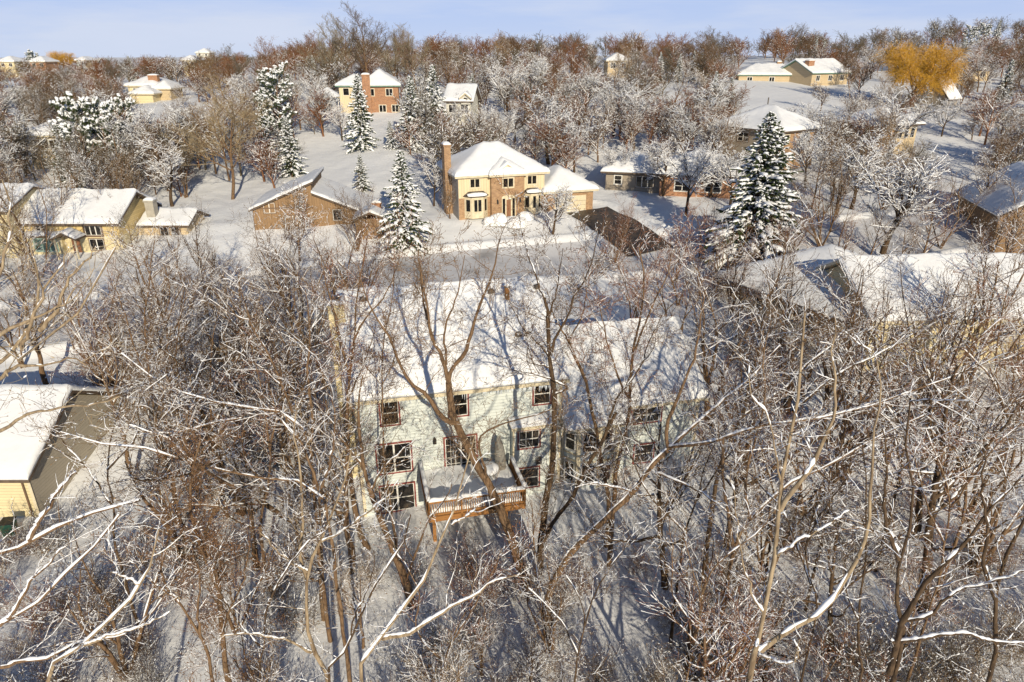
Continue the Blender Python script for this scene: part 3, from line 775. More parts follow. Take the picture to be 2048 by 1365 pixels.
# brick and cream hip-roofed house in the middle
q = at(918.6, 440, 82.0)
h = hroot('brick_house', q[0], q[1], q[2], 19, 'golden brick and cream two-storey house with snowy hip roof and tall side chimney')
ze = 5.2
walls(h, 0, 11.0, 0, 9.0, -1.5, ze, 'cream_board', splitz=2.55, m2='brick')
walls(h, -.02, .0, .01, 8.98, -1.5, ze, 'grey_lap', name='shaded_side_wall')  # grey sheet: shade of the left side painted in as siding colour
walls(h, 3.95, 8.15, -.55, 0, -1.2, ze - .02, 'brick', name='bump_out')
roof(h, 'hip', -.5, 11.5, -.5, 9.5, ze, .58, 'fascia_cream', .42)
roof(h, 'hip', 3.6, 8.5, -1.0, 5.2, ze + .012, .56, 'fascia_cream', .42)
T = facade('front', 0); T1 = facade('front', -.55)
window(h, T, 1.45, 2.65, 3.75, 4.8, 'cream_trim', 'cream_trim', cols=2, mid=False, tw=.12)
window(h, T1, 5.4, 6.75, 3.65, 4.75, 'cream_trim', 'cream_trim', cols=2, mid=False, tw=.12)
window(h, T, 8.75, 9.95, 3.75, 4.8, 'cream_trim', 'cream_trim', cols=2, mid=False, tw=.12)
def bay_e(u0, u1):
    pts = [(u0, 0), (u0 + .75, -.75), (u1 - .75, -.75), (u1, 0)]
    mb = MB()
    for (a, b) in zip(pts[:-1], pts[1:]): mb.add([(*a, .15), (*b, .15), (*b, 2.75), (*a, 2.75)], [(0, 1, 2, 3)])
    mb.add([(*pts[0], .15), (*pts[1], .15), (*pts[2], .15), (*pts[3], .15)], [(0, 1, 2, 3)])
    bo = mb.build('bay_window', M['cream_trim'], h)
    for (a, b) in zip(pts[:-1], pts[1:]):
        a = np.array(a); b = np.array(b); L = np.linalg.norm(b - a); dv = (b - a) / L; nv = np.array([dv[1], -dv[0]])
        T = lambda u, d, z, a=a, dv=dv, nv=nv: (*(a + dv * u + nv * d), z)
        window(bo, T, .2, L - .2, .95, 2.45, 'cream_trim', 'cream_trim', cols=2 if L > 1.2 else 1, mid=False, tw=.06)
    mb = MB(); e = .22
    o = [(u0 - e, 0, 2.76), (u0 + .68, -1.0, 2.76), (u1 - .68, -1.0, 2.76), (u1 + e, 0, 2.76)]; i_ = [(u0 + .5, 0, 3.3), (u0 + .95, -.28, 3.3), (u1 - .95, -.28, 3.3), (u1 - .5, 0, 3.3)]
    mb.add(o + i_, [(0, 1, 5, 4), (1, 2, 6, 5), (2, 3, 7, 6), (4, 5, 6, 7), (0, 3, 2, 1)])
    ro = mb.build('bay_roof', M['shingle'], bo)
    sm = MB(); c = Vector(((u0 + u1) / 2, -.5, 0)); vs = []; fs = []
    K = 16
    for ring, (k, z) in enumerate(((1.0, .03), (1.02, .16), (.85, .30), (.5, .4), (.1, .42))):
        for t in range(K):
            an = 2 * math.pi * t / K
            vs.append((c.x + (u1 - u0) * .43 * k * math.cos(an), c.y + .42 * k * math.sin(an) - .05, 2.83 + z + .15 * (math.sin(an) > 0) * (ring < 2)))
    for rr in range(4):
        for t in range(K): fs.append((rr * K + t, rr * K + (t + 1) % K, (rr + 1) * K + (t + 1) % K, (rr + 1) * K + t))
    sm.add(vs, fs); sm.build('snow', M['roof_snow'], ro, True)
bay_e(.7, 3.6); bay_e(8.25, 10.6)
# front door with arched head and sidelights
mb = MB(); fbox(mb, T1, 5.25, 7.05, 0, .05, 0, 2.45)
vs = [T1(6.15 + .9 * math.cos(t * math.pi / 10), .05, 2.45 + .28 * math.sin(t * math.pi / 10)) for t in range(11)]
mb.add(vs, [tuple(range(11))]); fr = mb.build('door_frame', M['cream_trim'], h)
mb = MB(); fbox(mb, T1, 5.85, 6.4, .05, .09, .05, 2.15); mb.build('door', M['door_red'], fr)
for u in (5.35, 6.6):
    mb = MB(); fbox(mb, T1, u, u + .32, .05, .07, .1, 2.3); mb.build('sidelight', M['glass'], fr)
for u in (4.7, 7.6):
    mb = MB(); mb.box((u - .08, -.8, 1.75), (u + .08, -.56, 2.1)); mb.cyl((u, -.68, 2.1), (u, -.68, 2.3), .11, .02, 8); mb.build('wall_lantern', M['dark_trim'], h)
# small vented dormer
dm = MB(); dm.add([(5.2, -.35, ze + .45), (6.9, -.35, ze + .45), (6.05, -.35, ze + 1.05), (5.2, 1.4, ze + .45), (6.9, 1.4, ze + .45), (6.05, 1.4, ze + 1.05)], [(0, 1, 2), (3, 5, 4), (0, 3, 4, 1), (0, 2, 5, 3), (1, 4, 5, 2)])
dmo = dm.build('dormer', M['cream_trim'], h)
mb = MB(); mb.add([(5.6, -.37, ze + .52), (6.5, -.37, ze + .52), (6.05, -.37, ze + .85)], [(0, 1, 2)]); mb.build('louvre', M['brown_trim'], dmo)
roof(h, 'gable_y', 4.85, 7.25, -.5, 2.6, ze + .36, .66, 'fascia_cream', .28, .1, name='dormer_roof')
chimney(h, -.85, -.04, 3.0, 4.2, -1.6, 8.5, 'brick')
walls(h, 11.0, 17.6, -.3, 7.2, -1.2, 2.7, 'brick', name='garage_wall')
roof(h, 'hip', 10.6, 18.1, -.8, 8.2, 2.75, .58, 'fascia_cream', .42)
mb = MB(); fbox(mb, facade('front', -.3), 12.3, 16.6, 0, .05, -.3, 2.05); gd = mb.build('garage_door', M['cream_trim'], h)
mb = MB(); T = facade('front', -.35)
for i in range(1, 4): fbox(mb, T, 12.35, 16.55, 0, .012, i * .55 - .3, i * .55 - .27)
mb.build('panel_groove', M['brown_trim'], gd)
# snow-buried shrubs at the door
def mound(name, x, y, r, hgt, label, group, seed, cat='shrub'):
    rg = np.random.default_rng(seed); nu, nvv = 22, 10
    vs = []; fs = []
    ph = rg.uniform(0, 6, 5)
    for j in range(nvv + 1):
        f = j / nvv * math.pi / 2
        for i in range(nu):
            a = 2 * math.pi * i / nu
            rr = r * (1 + .12 * math.sin(3 * a + ph[0]) + .08 * math.sin(5 * a + ph[1]) + .05 * math.sin(9 * a + ph[2] + j))
            vs.append((rr * math.cos(f) ** .7 * math.cos(a), rr * .8 * math.cos(f) ** .7 * math.sin(a), hgt * math.sin(f) * (1 + .08 * math.sin(4 * a + j * 1.3 + ph[3]))))
    for j in range(nvv):
        for i in range(nu): fs.append((j * nu + i, j * nu + (i + 1) % nu, (j + 1) * nu + (i + 1) % nu, (j + 1) * nu + i))
    g = empty(name, (x, y, tz(x, y) - .05), 0, label, cat, group)
    mb = MB(); mb.add(vs, fs); mb.build('snow', M['roof_snow'], g, True)
    # twigs and needles that poke out round the skirt
    mb = MB()
    for k in range(140):
        a = rg.uniform(0, 6.28); z = rg.uniform(.0, .35) * hgt; c = r * rg.uniform(.9, 1.02)
        p = Vector((c * math.cos(a), c * .8 * math.sin(a), z)); d = Vector((math.cos(a), math.sin(a), rg.uniform(-.2, .9))).normalized() * rg.uniform(.12, .3)
        s = Vector((-math.sin(a), math.cos(a), 0)) * .03
        mb.add([p - s, p + s, p + d], [(0, 1, 2)])
    mb.build('foliage', M['needle'], g)
    return g
k = R(19)
def eloc(u, v): return (q[0] + u * math.cos(k) - v * math.sin(k), q[1] + u * math.sin(k) + v * math.cos(k))
for i, (u, v, r, hh_, lb) in enumerate(((4.4, -2.2, 1.2, 1.3, 'big snow-capped shrub left of the golden brick house door'), (6.1, -3.0, 1.6, 1.1, 'wide snow-capped shrub in front of the golden brick house door'), (7.9, -1.9, 1.1, .9, 'low snow-capped shrub right of the golden brick house door'), (3.2, -1.9, .8, .9, 'small snow-capped shrub under the left bay of the golden brick house'))):
    mound('snowy_shrub', *eloc(u, v), r, hh_, lb, 'snow-capped shrubs at the brick house door', 40 + i)

# long low taupe house
q = at(1212, 352, 97.0)
h = hroot('taupe_house', q[0], q[1], tz(q[0] + 3, q[1]) - .4, -14, 'long single-storey taupe house with brick end and wide snow roof behind bare trees')
walls(h, 0, 7.5, 0, 8, -1.5, 2.9, 'taupe_lap'); roof(h, 'hip', -.7, 8.2, -.7, 8.7, 2.95, .45, 'fascia_dark', .4)
walls(h, 7.5, 17.5, -1.5, 8, -1.5, 3.1, 'brick_red', name='wing_wall'); roof(h, 'hip', 6.6, 18.2, -2.2, 8.7, 3.15, .45, 'fascia_dark', .4)
window(h, facade('front', 0), 1.2, 2.2, 1.2, 2.4, 'white_trim'); window(h, facade('front', 0), 4.2, 6.6, .9, 2.4, 'brown_trim', cols=3, mid=False)
window(h, facade('front', -1.5), 9.5, 11.5, .9, 2.3, 'white_trim', cols=2); window(h, facade('front', -1.5), 13.5, 15.5, .9, 2.3, 'white_trim', cols=2)

# hip-roofed house, corner towards us
q = at(1555, 316, 104.0); e = at(1555, 263, 104.0); zb = q[2]
h = hroot('brick_corner_house', q[0], q[1], zb, 35, 'brick house with shaded taupe side, its corner forward under a smooth snowy hip roof')
ze = e[2] - zb
walls(h, 0, 9, 0, 11, -2, ze, 'brick'); mb = MB(); mb.add([(-.02, 0, -2), (-.02, 11, -2), (-.02, 11, ze), (-.02, 0, ze)], [(0, 1, 2, 3)]); mb.build('shaded_side_wall', M['taupe_lap'], h)  # taupe sheet over the brick carries the left side's shade as colour
roof(h, 'hip', -.8, 9.8, -.8, 11.8, ze, .52, 'fascia_dark', .42)
window(h, facade('left', -.02), 2.0, 2.8, -.5, ze - 1.9, 'dark_trim', 'dark_trim', mid=False); window(h, facade('left', -.02), 5.5, 7.5, ze - 2, ze - .7, 'brown_trim', cols=2)
window(h, facade('front', 0), 1.0, 2.2, ze - 1.9, ze - .6, 'cream_trim'); window(h, facade('front', 0), 5.0, 7.2, ze - 1.9, ze - .6, 'cream_trim', cols=2)
mb = MB(); mb.cyl((5, 6.5, ze + 3), (5, 6.5, ze + 4.2), .09, .09, 8); mb.build('flue', M['metal'], h)
# pavilion-like end house
q = at(1792, 268, 118.0); e = at(1815, 250, 118.0)
h = hroot('sunroom_house', q[0], q[1], e[2] - 2.8, 25, 'low house with cream-framed sunroom windows under a snowy hip roof')
walls(h, 0, 5, 0, 9, -2, 2.8, 'tan_lap'); roof(h, 'hip', -4.5, 5.8, -.8, 9.8, 2.8, .45, 'fascia_dark', .4)
for u in (.5, 2.0, 3.5): window(h, facade('front', 0), u, u + 1.0, .6, 2.3, 'cream_trim', 'cream_trim', mid=False)
walls(h, -4, 0, .5, 9, -2, 2.8, 'brick', name='wing_wall')

# ranch on the hill
def simple_house(name, label, pxl, pxr, Yh, py_e, depth, rot, m, fas, pitch=.45, kind='hip', base=None, wins=3, wz=None, cat='house', hgt=None, glass='glass', group=None, trim='white_trim'):
    a = at(pxl, py_e, Yh); b = at(pxr, py_e, Yh); w = (b[0] - a[0]) / max(.5, math.cos(R(rot)))
    zg = tz((a[0] + b[0]) / 2, Yh) - .3
    if hgt: zg = a[2] - hgt
    h = hroot(name, a[0], a[1], zg, rot, label, cat, group)
    ze = a[2] - zg
    walls(h, .6, w - .6, 0, depth, -2.5, ze, m, kind if kind.startswith('gable') else None, pitch)
    roof(h, kind, 0, w, -.6, depth + .6, ze + .02, pitch, fas, .45)
    T = facade('front', 0)
    for i in range(wins):
        c = .6 + (w - 1.2) * (i + .5) / wins; window(h, T, c - .7, c + .7, ze - 2.0, ze - .6, trim, cols=2, mid=False, glass=glass)
    return h, w, ze
h, w, ze = simple_house('ranch_house', 'tan ranch house with broad snowy hip roof and square chimney on the hill', 1474, 1612, 208, 150, 11, -4, 'tan_lap', 'fascia_green', .42)
chimney(h, w * .62, w * .62 + 1.2, 5, 6.2, ze, ze + 3.4, 'brick')
h, w, ze = simple_house('hill_house', 'low house with blue-shaded snow roof and brick chimney right of the tan ranch', 1622, 1725, 200, 147, 12, 28, 'tan_lap', 'fascia_green', .5, 'gable_x')
chimney(h, 1.0, 3.2, 2, 3.4, ze, ze + 3.2, 'brick_red')
h, w, ze = simple_house('gabled_house', 'tall house with steep snow-covered gable roof among the dark conifers', 1893, 1935, 168, 200, 9, 33, 'taupe_lap', 'fascia_dark', 1.15, 'gable_x', wins=1)
h, w, ze = simple_house('long_house', 'long low house with snow roof just below the right hilltop', 1898, 1990, 215, 140, 12, 5, 'tan_lap', 'fascia_dark', .4)
# brick house with left hip wing, chimney in front
h, w, ze = simple_house('orange_brick_house', 'orange brick hip-roofed house with wide front chimney between snowy spruces', 716, 800, 150, 172, 11, 8, 'brick_red', 'fascia_green', .62, wins=2, trim='cream_trim')
chimney(h, .9, 2.5, -.9, 0, -2, ze + 2.2, 'brick_red')
for u in (4.0, 6.6): window(h, facade('front', 0), u, u + 1.4, .4, 1.8, 'cream_trim', cols=2, mid=False)
walls(h, -4.0, .6, 1, 9, -2.5, ze, 'cream_board', name='wing_wall'); roof(h, 'hip', -4.7, 2.5, .4, 9.6, ze + .01, .5, 'fascia_green', .42)
for u in (-3.2, -1.2): window(h, facade('front', 1), u, u + 1.2, ze - 1.9, ze - .5, 'cream_trim', mid=False)
# gazebo
q = at(656, 196, 138.0)
h = hroot('gazebo', q[0], q[1], q[2] - 2.6, 0, 'small gazebo with pointed snow cap left of the orange brick house', 'gazebo')
mb = MB(); vs, fs = lathe_pts([(2.2, 2.6), (2.25, 2.8), (.05, 4.1)], 8); mb.add(vs, fs); rf = mb.build('roof', M['fascia_cream'], h)
mb = MB(); vs, fs = lathe_pts([(2.25, 2.82), (2.3, 3.05), (1.9, 3.45), (1.0, 4.0), (.25, 4.45), (.02, 4.5)], 16); mb.add(vs, fs); mb.build('snow', M['roof_snow'], rf, True)
for i in range(6):
    a = i * math.pi / 3; mb = MB(); mb.box((1.9 * math.cos(a) - .07, 1.9 * math.sin(a) - .07, -1.5), (1.9 * math.cos(a) + .07, 1.9 * math.sin(a) + .07, 2.65)); mb.build('post', M['white_trim'], h)
# white house behind spruces
h, w, ze = simple_house('white_house', 'off-white two-storey house half hidden behind the middle spruces', 886, 948, 134, 203, 9, -6, 'white_lap', 'fascia_dark', .5, wins=2, kind='gable_x', hgt=5.4)
roof(h, 'gable_y', w * .55, w * .95, -1.0, 3.5, ze + .6, .8, 'fascia_cream', .35, name='dormer_roof')
walls(h, w * .6, w * .9, -.5, 3.5, ze - .5, ze + .6, 'white_lap', 'gable_y', .8, name='dormer'); window(h, facade('front', -.5), w * .68, w * .82, ze - .2, ze + .7, 'white_trim')
# tan house between left conifers
h, w, ze = simple_house('tan_house', 'tan house showing between the big spruces and bare trees on the left', 44, 118, 112, 272, 9, 6, 'tan_lap', 'fascia_cream', .5, wins=3)
# left far house
h, w, ze = simple_house('peach_house', 'cream house with three snowy roofs and orange chimney among brown woods', 250, 322, 186, 172, 10, 0, 'cream_lap', 'fascia_cream', .42, wins=2)
walls(h, 4.5, 9.5, -6, 0, -2, ze - 1.6, 'cream_lap', name='wing_wall'); roof(h, 'hip', 3.8, 10.2, -6.6, 1.2, ze - 1.6, .5, 'fascia_cream', .4)
walls(h, w - 1, w + 3, -2, 5, -2, ze - .6, 'tan_lap', name='wing_wall'); roof(h, 'hip', w - 1.6, w + 3.6, -2.6, 5.6, ze - .6, .6, 'fascia_cream', .4)
chimney(h, w - 3.6, w - 1.2, 1.2, 2.6, ze - 1, ze + 2.5, 'brick_red')
for nm, lb, l, r_, Yh, pe, m in (
    ('distant_house', 'far cream house with snow roof at the left edge below the skyline', -6, 30, 330, 124, 'cream_lap'),
    ('distant_house', 'far brick house with snow roof beside the small orange willow', 56, 92, 320, 124, 'brick_red'),
    ('distant_house', 'far house with low snow roof right of the small orange willow', 150, 172, 330, 121, 'tan_lap'),
    ('distant_house', 'far cream house with bright snow roof in woods left of the tall skyline trees', 362, 392, 300, 121, 'cream_lap'),
    ('distant_house', 'pale house with snowy roof standing on the left skyline', 390, 420, 520, 106, 'white_lap'),
    ('distant_house', 'far house with snowy hip roof on the wooded hill above the middle', 1212, 1262, 215, 122, 'tan_lap'),
    ('distant_house', 'far tan house between hillside conifers left of the ranch', 1392, 1424, 225, 134, 'yellow_lap')):
    h, w, ze = simple_house(nm, lb, l, r_, Yh, pe, 9, 0, m, 'fascia_cream', .5, wins=2, group='distant houses in the woods')

# right neighbour: two roofs
c1 = at(1690, 640, 50.5); zb = tz(c1[0], c1[1]) - .3
h = hroot('grey_house', c1[0], c1[1], zb, 30, 'grey house with shaded snow roof behind the thicket right of the mint house')
ze = c1[2] - zb
walls(h, .3, 10, .3, 13, -2, ze, 'grey_lap', name='wall'); mb = MB(); mb.add([(.28, .3, -2), (.28, 13, -2), (.28, 13, ze), (.28, .3, ze)], [(0, 1, 2, 3)]); mb.build('shaded_side_wall', M['taupe_lap'], h)  # darker sheet over the grey: shade of the left wall is in its colour
roof(h, 'hip', -.4, 13, -.4, 13.6, ze, .5, 'fascia_dark', .42)
window(h, facade('left', .28), 3, 5, ze - 2, ze - .8, 'white_trim', cols=2); window(h, facade('left', .28), 8, 9, ze - 2, ze - .8, 'white_trim')
c1 = at(1738, 640, 48.0); zb = tz(c1[0], c1[1]) - .3
h = hroot('cream_house', c1[0], c1[1], zb, 3, 'cream house under a broad sunlit snow roof behind the right thicket')
ze = c1[2] - zb
walls(h, .5, 17, .3, 11, -2, ze, 'cream_lap', 'gable_x', .5); roof(h, 'gable_x', 0, 17.5, -.4, 11.7, ze, .5, 'fascia_cream', .42)
for u in (2, 6, 10): window(h, facade('front', .3), u, u + 1.6, ze - 1.9, ze - .7, 'white_trim', cols=2)
# right edge house
c1 = at(1992, 432, 74.0); zb = tz(c1[0], c1[1]) - .3
h = hroot('brown_edge_house', c1[0], c1[1], zb, -14, 'brown house at the right edge with smooth blue-shaded snow roof')
ze = max(2.4, c1[2] - zb)
walls(h, .5, 12, .3, 13, -2, ze, 'brown_board', 'gable_y', .62); roof(h, 'gable_y', 0, 12.5, -.4, 13.7, ze, .62, 'fascia_dark', .42)
#PART3
# ------------------------------------------------------------------ growing trees
UP = np.array([0, 0, 1.0])
def nrm(a): return a / np.maximum(np.linalg.norm(a, axis=-1, keepdims=True), 1e-9)

def march(p, d, L, n, wander, trop, rng):
    B = len(p); P = np.empty((B, n + 1, 3)); P[:, 0] = p; d = nrm(d); st = (L / n)[:, None]
    for i in range(n):
        d = nrm(d + rng.normal(0, wander, (B, 3)) + UP * trop)
        P[:, i + 1] = P[:, i] + d * st
    return P

def taper(r0, n, end=0.3, pw=1.0):
    t = np.linspace(0, 1, n + 1)[None, :]
    return r0[:, None] * (1 - (1 - end) * t ** pw)

def spawn(pp, pr, n, t0, t1, ang, angsd, lr, shrink, seg, wander, trop, rk, rng, absL=None, end=0.3, upb=0.0):
    """children along each parent; lr = length as a share of the parent's, rk = radius per metre of length"""
    B, Nn, _ = pp.shape
    plen = np.linalg.norm(np.diff(pp, axis=1), axis=2).sum(1)
    if np.isscalar(n): cnt = np.full(B, int(n))
    else: cnt = n
    idx = np.repeat(np.arange(B), cnt)
    if len(idx) == 0: return np.zeros((0, seg + 1, 3)), np.zeros((0, seg + 1))
    k = np.concatenate([np.arange(c) for c in cnt]); c_ = cnt[idx]
    t = t0 + (t1 - t0) * (k + rng.uniform(0, 1, len(idx))) / c_
    f = t * (Nn - 1); i = np.minimum(f.astype(int), Nn - 2); w = (f - i)[:, None]
    p = pp[idx, i] * (1 - w) + pp[idx, i + 1] * w; T = nrm(pp[idx, i + 1] - pp[idx, i]); r = pr[idx, i] * (1 - w[:, 0]) + pr[idx, i + 1] * w[:, 0]
    rv = rng.normal(0, 1, (len(idx), 3)); perp = nrm(np.cross(T, rv))
    an = np.radians(rng.normal(ang, angsd, len(idx)))[:, None]
    d = nrm(np.cos(an) * T + np.sin(an) * perp + UP * upb)
    L = (plen[idx] * lr if absL is None else absL) * (1 - shrink * t) * rng.uniform(.65, 1.25, len(idx))
    R0 = np.minimum(r * .72, rk * L)
    P = march(p, d, L, seg, wander, trop, rng)
    return P, taper(R0, seg, end)

def resample(P, Rr, m):
    B, n, _ = P.shape; f = np.linspace(0, n - 1, m); i = np.minimum(f.astype(int), n - 2); w = (f - i)
    return P[:, i] * (1 - w)[None, :, None] + P[:, i + 1] * w[None, :, None], Rr[:, i] * (1 - w) + Rr[:, i + 1] * w

def tubes(P, Rr, k, rng, flat=None):
    B, n, _ = P.shape
    if B == 0: return np.zeros((0, 3)), np.zeros((0, 4), int)
    T = nrm(np.gradient(P, axis=1)); ref = nrm(rng.normal(0, 1, (B, 1, 3)) + 0 * P[:, :1])
    ref = nrm(np.cross(T.mean(1, keepdims=True), ref)); U = nrm(np.cross(np.cross(T, ref), T)); V = np.cross(T, U)
    a = np.arange(k) * 2 * np.pi / k
    v = P[:, :, None] + Rr[:, :, None, None] * (np.cos(a)[None, None, :, None] * U[:, :, None] + np.sin(a)[None, None, :, None] * V[:, :, None])
    if flat is not None: v[..., 2] = P[:, :, None, 2] + (v[..., 2] - P[:, :, None, 2]) * flat
    v = v.reshape(-1, 3)
    b, i, j = np.meshgrid(np.arange(B), np.arange(n - 1), np.arange(k), indexing='ij')
    o = (b * n + i) * k
    f = np.stack([o + j, o + (j + 1) % k, o + k + (j + 1) % k, o + k + j], -1).reshape(-1, 4)
    return v, f

def joinm(parts):
    vs = []; fs = []; o = 0
    for v, f in parts:
        if len(v) == 0: continue
        vs.append(v); fs.append(f + o); o += len(v)
    if not vs: return np.zeros((0, 3)), np.zeros((0, 4), int)
    return np.concatenate(vs), np.concatenate(fs)

def snow_on(P, Rr, rng, cover=.8, thick=1.0, base=.012, minh=.35, res=4, k=5):
    """a cushion of snow lying along the upper side of limbs, broken into lengths"""
    if len(P) == 0: return tubes(P, Rr, k, rng)
    P, Rr = resample(P, Rr, (P.shape[1] - 1) * res + 1)
    T = nrm(np.gradient(P, axis=1)); hz = np.sqrt(np.clip(1 - T[..., 2] ** 2, 0, 1))
    B, n = Rr.shape
    a = rng.uniform(0, 1, (B, n)); a = a * .5 + (np.roll(a, 1, 1) + np.roll(a, -1, 1)) * .25
    s = np.clip((hz - minh) / .22, 0, 1) * np.clip((cover + .05 - a) * 6, 0, 1)
    s *= (.45 + .9 * rng.uniform(0, 1, (B, n)))
    rs = np.minimum(Rr * .58 + base, .05) * thick * np.maximum(s, 0)
    side = nrm(UP - T * T[..., 2:3])
    C = P + side * (Rr * .75 * np.minimum(s * 2, 1) + rs * .45)[..., None]
    return tubes(C, np.maximum(rs, 0.0005), k, rng)

def snow_bits(P, Rr, rng, frac=.5, size=.024, length=.12, k=4):
    """clumps of snow caught on fine twigs"""
    B, n, _ = P.shape
    if B == 0: return np.zeros((0, 3)), np.zeros((0, 4), int)
    m = int(B * frac)
    if m == 0: return np.zeros((0, 3)), np.zeros((0, 4), int)
    idx = rng.integers(0, B, m); t = rng.uniform(.05, .95, m) * (n - 1); i = np.minimum(t.astype(int), n - 2); w = (t - i)[:, None]
    c = P[idx, i] * (1 - w) + P[idx, i + 1] * w; T = nrm(P[idx, i + 1] - P[idx, i])
    s = size * rng.uniform(.5, 1.6, m); L = length * rng.uniform(.3, 1.5, m)
    hz = np.sqrt(np.clip(1 - T[:, 2] ** 2, 0, 1)); L = L * (.25 + .75 * hz) + s
    c = c + UP * (s * .6)[:, None]
    Q = np.stack([c - T * (L / 2)[:, None], c, c + T * (L / 2)[:, None]], 1)
    rr = np.stack([s * .35, s, s * .35], 1)
    return tubes(Q, rr, k, rng)

def stems_of(paths, n=14, jit=0.0, rng=None):
    """smooth polylines from hand-set points [(points, r0, r1), ...] resampled to n"""
    PP = []; RR = []
    for pts, r0, r1 in paths:
        s = smooth_line(np.array(pts, float), 6)
        d = np.r_[0, np.cumsum(np.linalg.norm(np.diff(s, axis=0), axis=1))]; t = np.linspace(0, d[-1], n)
        q = np.stack([np.interp(t, d, s[:, i]) for i in range(3)], 1)
        if rng is not None: q[1:] += rng.normal(0, .02, (n - 1, 3))
        PP.append(q); RR.append(r0 + (r1 - r0) * np.linspace(0, 1, n) ** .9)
    return np.array(PP), np.array(RR)

def crown_from(P1, R1, c, rng):
    """two to three orders of side wood on the limbs (P1, R1); returns list of (P, R) fine to fine"""
    out = []
    L1 = np.linalg.norm(np.diff(P1, axis=1), axis=2).sum(1)
    n2 = np.maximum(1, np.round(L1 * c['d2']).astype(int))
    P2, R2 = spawn(P1, R1, n2, c.get('t2', .15), 1.0, c['a2'], 14, c['l2'], c.get('s2', .4), 6, c['w'], c['trop'], c['rk'], rng, absL=c.get('abs2'))
    out.append((P2, R2))
    L2 = np.linalg.norm(np.diff(P2, axis=1), axis=2).sum(1)
    n3 = np.maximum(1, np.round(L2 * c['d3']).astype(int))
    P3, R3 = spawn(P2, R2, n3, .12, 1.0, c['a3'], 16, c['l3'], .35, 4, c['w'] * 1.1, c['trop'], c['rk'], rng, absL=c.get('abs3'))
    R3 = np.maximum(R3, c['rmin']); out.append((P3, R3))
    if c.get('d4', 0):
        L3 = np.linalg.norm(np.diff(P3, axis=1), axis=2).sum(1)
        n4 = np.maximum(0, rng.poisson(L3 * c['d4']))
        P4, R4 = spawn(P3, R3, n4, .15, 1.0, c['a4'], 18, .5, .3, 2, c['w'] * 1.2, c['trop'], c['rk'], rng, absL=c.get('abs4'))
        R4 = np.maximum(R4, c['rmin'] * .8); out.append((P4, R4))
    return out

def tree_meshes(name, trunkP, trunkR, limbs, crown, rng, sn, bark, ksides=(8, 6, 4, 3, 3)):
    """three meshes: trunk (with limbs), crown (fine wood), snow"""
    knob = lambda q: q * (1 + rng.normal(0, .07, q.shape))
    tr = [tubes(trunkP, knob(trunkR), ksides[0], rng)]
    if limbs is not None: tr.append(tubes(limbs[0], knob(limbs[1]), ksides[1], rng))
    v, f = joinm(tr); m1 = np_mesh('trunk', v, f, M[bark])
    cr = [tubes(P, Rr, 4 if i == 0 else 3, rng) for i, (P, Rr) in enumerate(crown)]
    if sn.get('buds'):
        P, Rr = crown[-1]; kp = rng.uniform(0, 1, len(P)) < sn['buds']; e = P[kp][:, -1]; d = nrm(P[kp][:, -1] - P[kp][:, -2] + rng.normal(0, .3, (kp.sum(), 3)) * .1); b = .07
        cr.append(tubes(np.stack([e - d * .01, e + d * b * .5, e + d * b], 1), np.tile([[.005, .018, .004]], (kp.sum(), 1)), 3, rng))
    v, f = joinm(cr); m2 = np_mesh('crown', v, f, M['twig'])
    s = [snow_on(trunkP, trunkR, rng, sn['cover'], sn['thick'], .012, .3, 3, 6)]
    if limbs is not None: s.append(snow_on(limbs[0], limbs[1], rng, sn['cover'] * sn.get('lc', 1), sn['thick'], sn.get('lb', .014), .3))
    s.append(snow_on(*crown[0], rng, sn['cover'] * sn.get('lc', 1), sn['thick'], sn.get('lb', .012), .3, 3, 4))
    s.append(snow_on(*crown[1], rng, sn['cover'] * sn.get('line', .75), sn['thick'], sn.get('lb', .010), .35, 1, 3))
    for (P, Rr), fr in zip(crown[1:], sn['fr']): s.append(snow_bits(P, Rr, rng, fr, sn['size'], sn['len']))
    v, f = joinm(s); m3 = np_mesh('snow', v, f, M['twig_snow'])
    return m1, m2, m3

def put_tree(name, meshes, loc, rz, sc, color, label, cat='tree', group=None):
    e = empty(name, loc, rz, label, cat, group); e.scale = (sc[0], sc[0], sc[1])
    for me in meshes:
        if me is None or len(me.vertices) == 0: continue
        o = link(me.name.split('.')[0], me, e); o.color = (*color, 1)
    return e

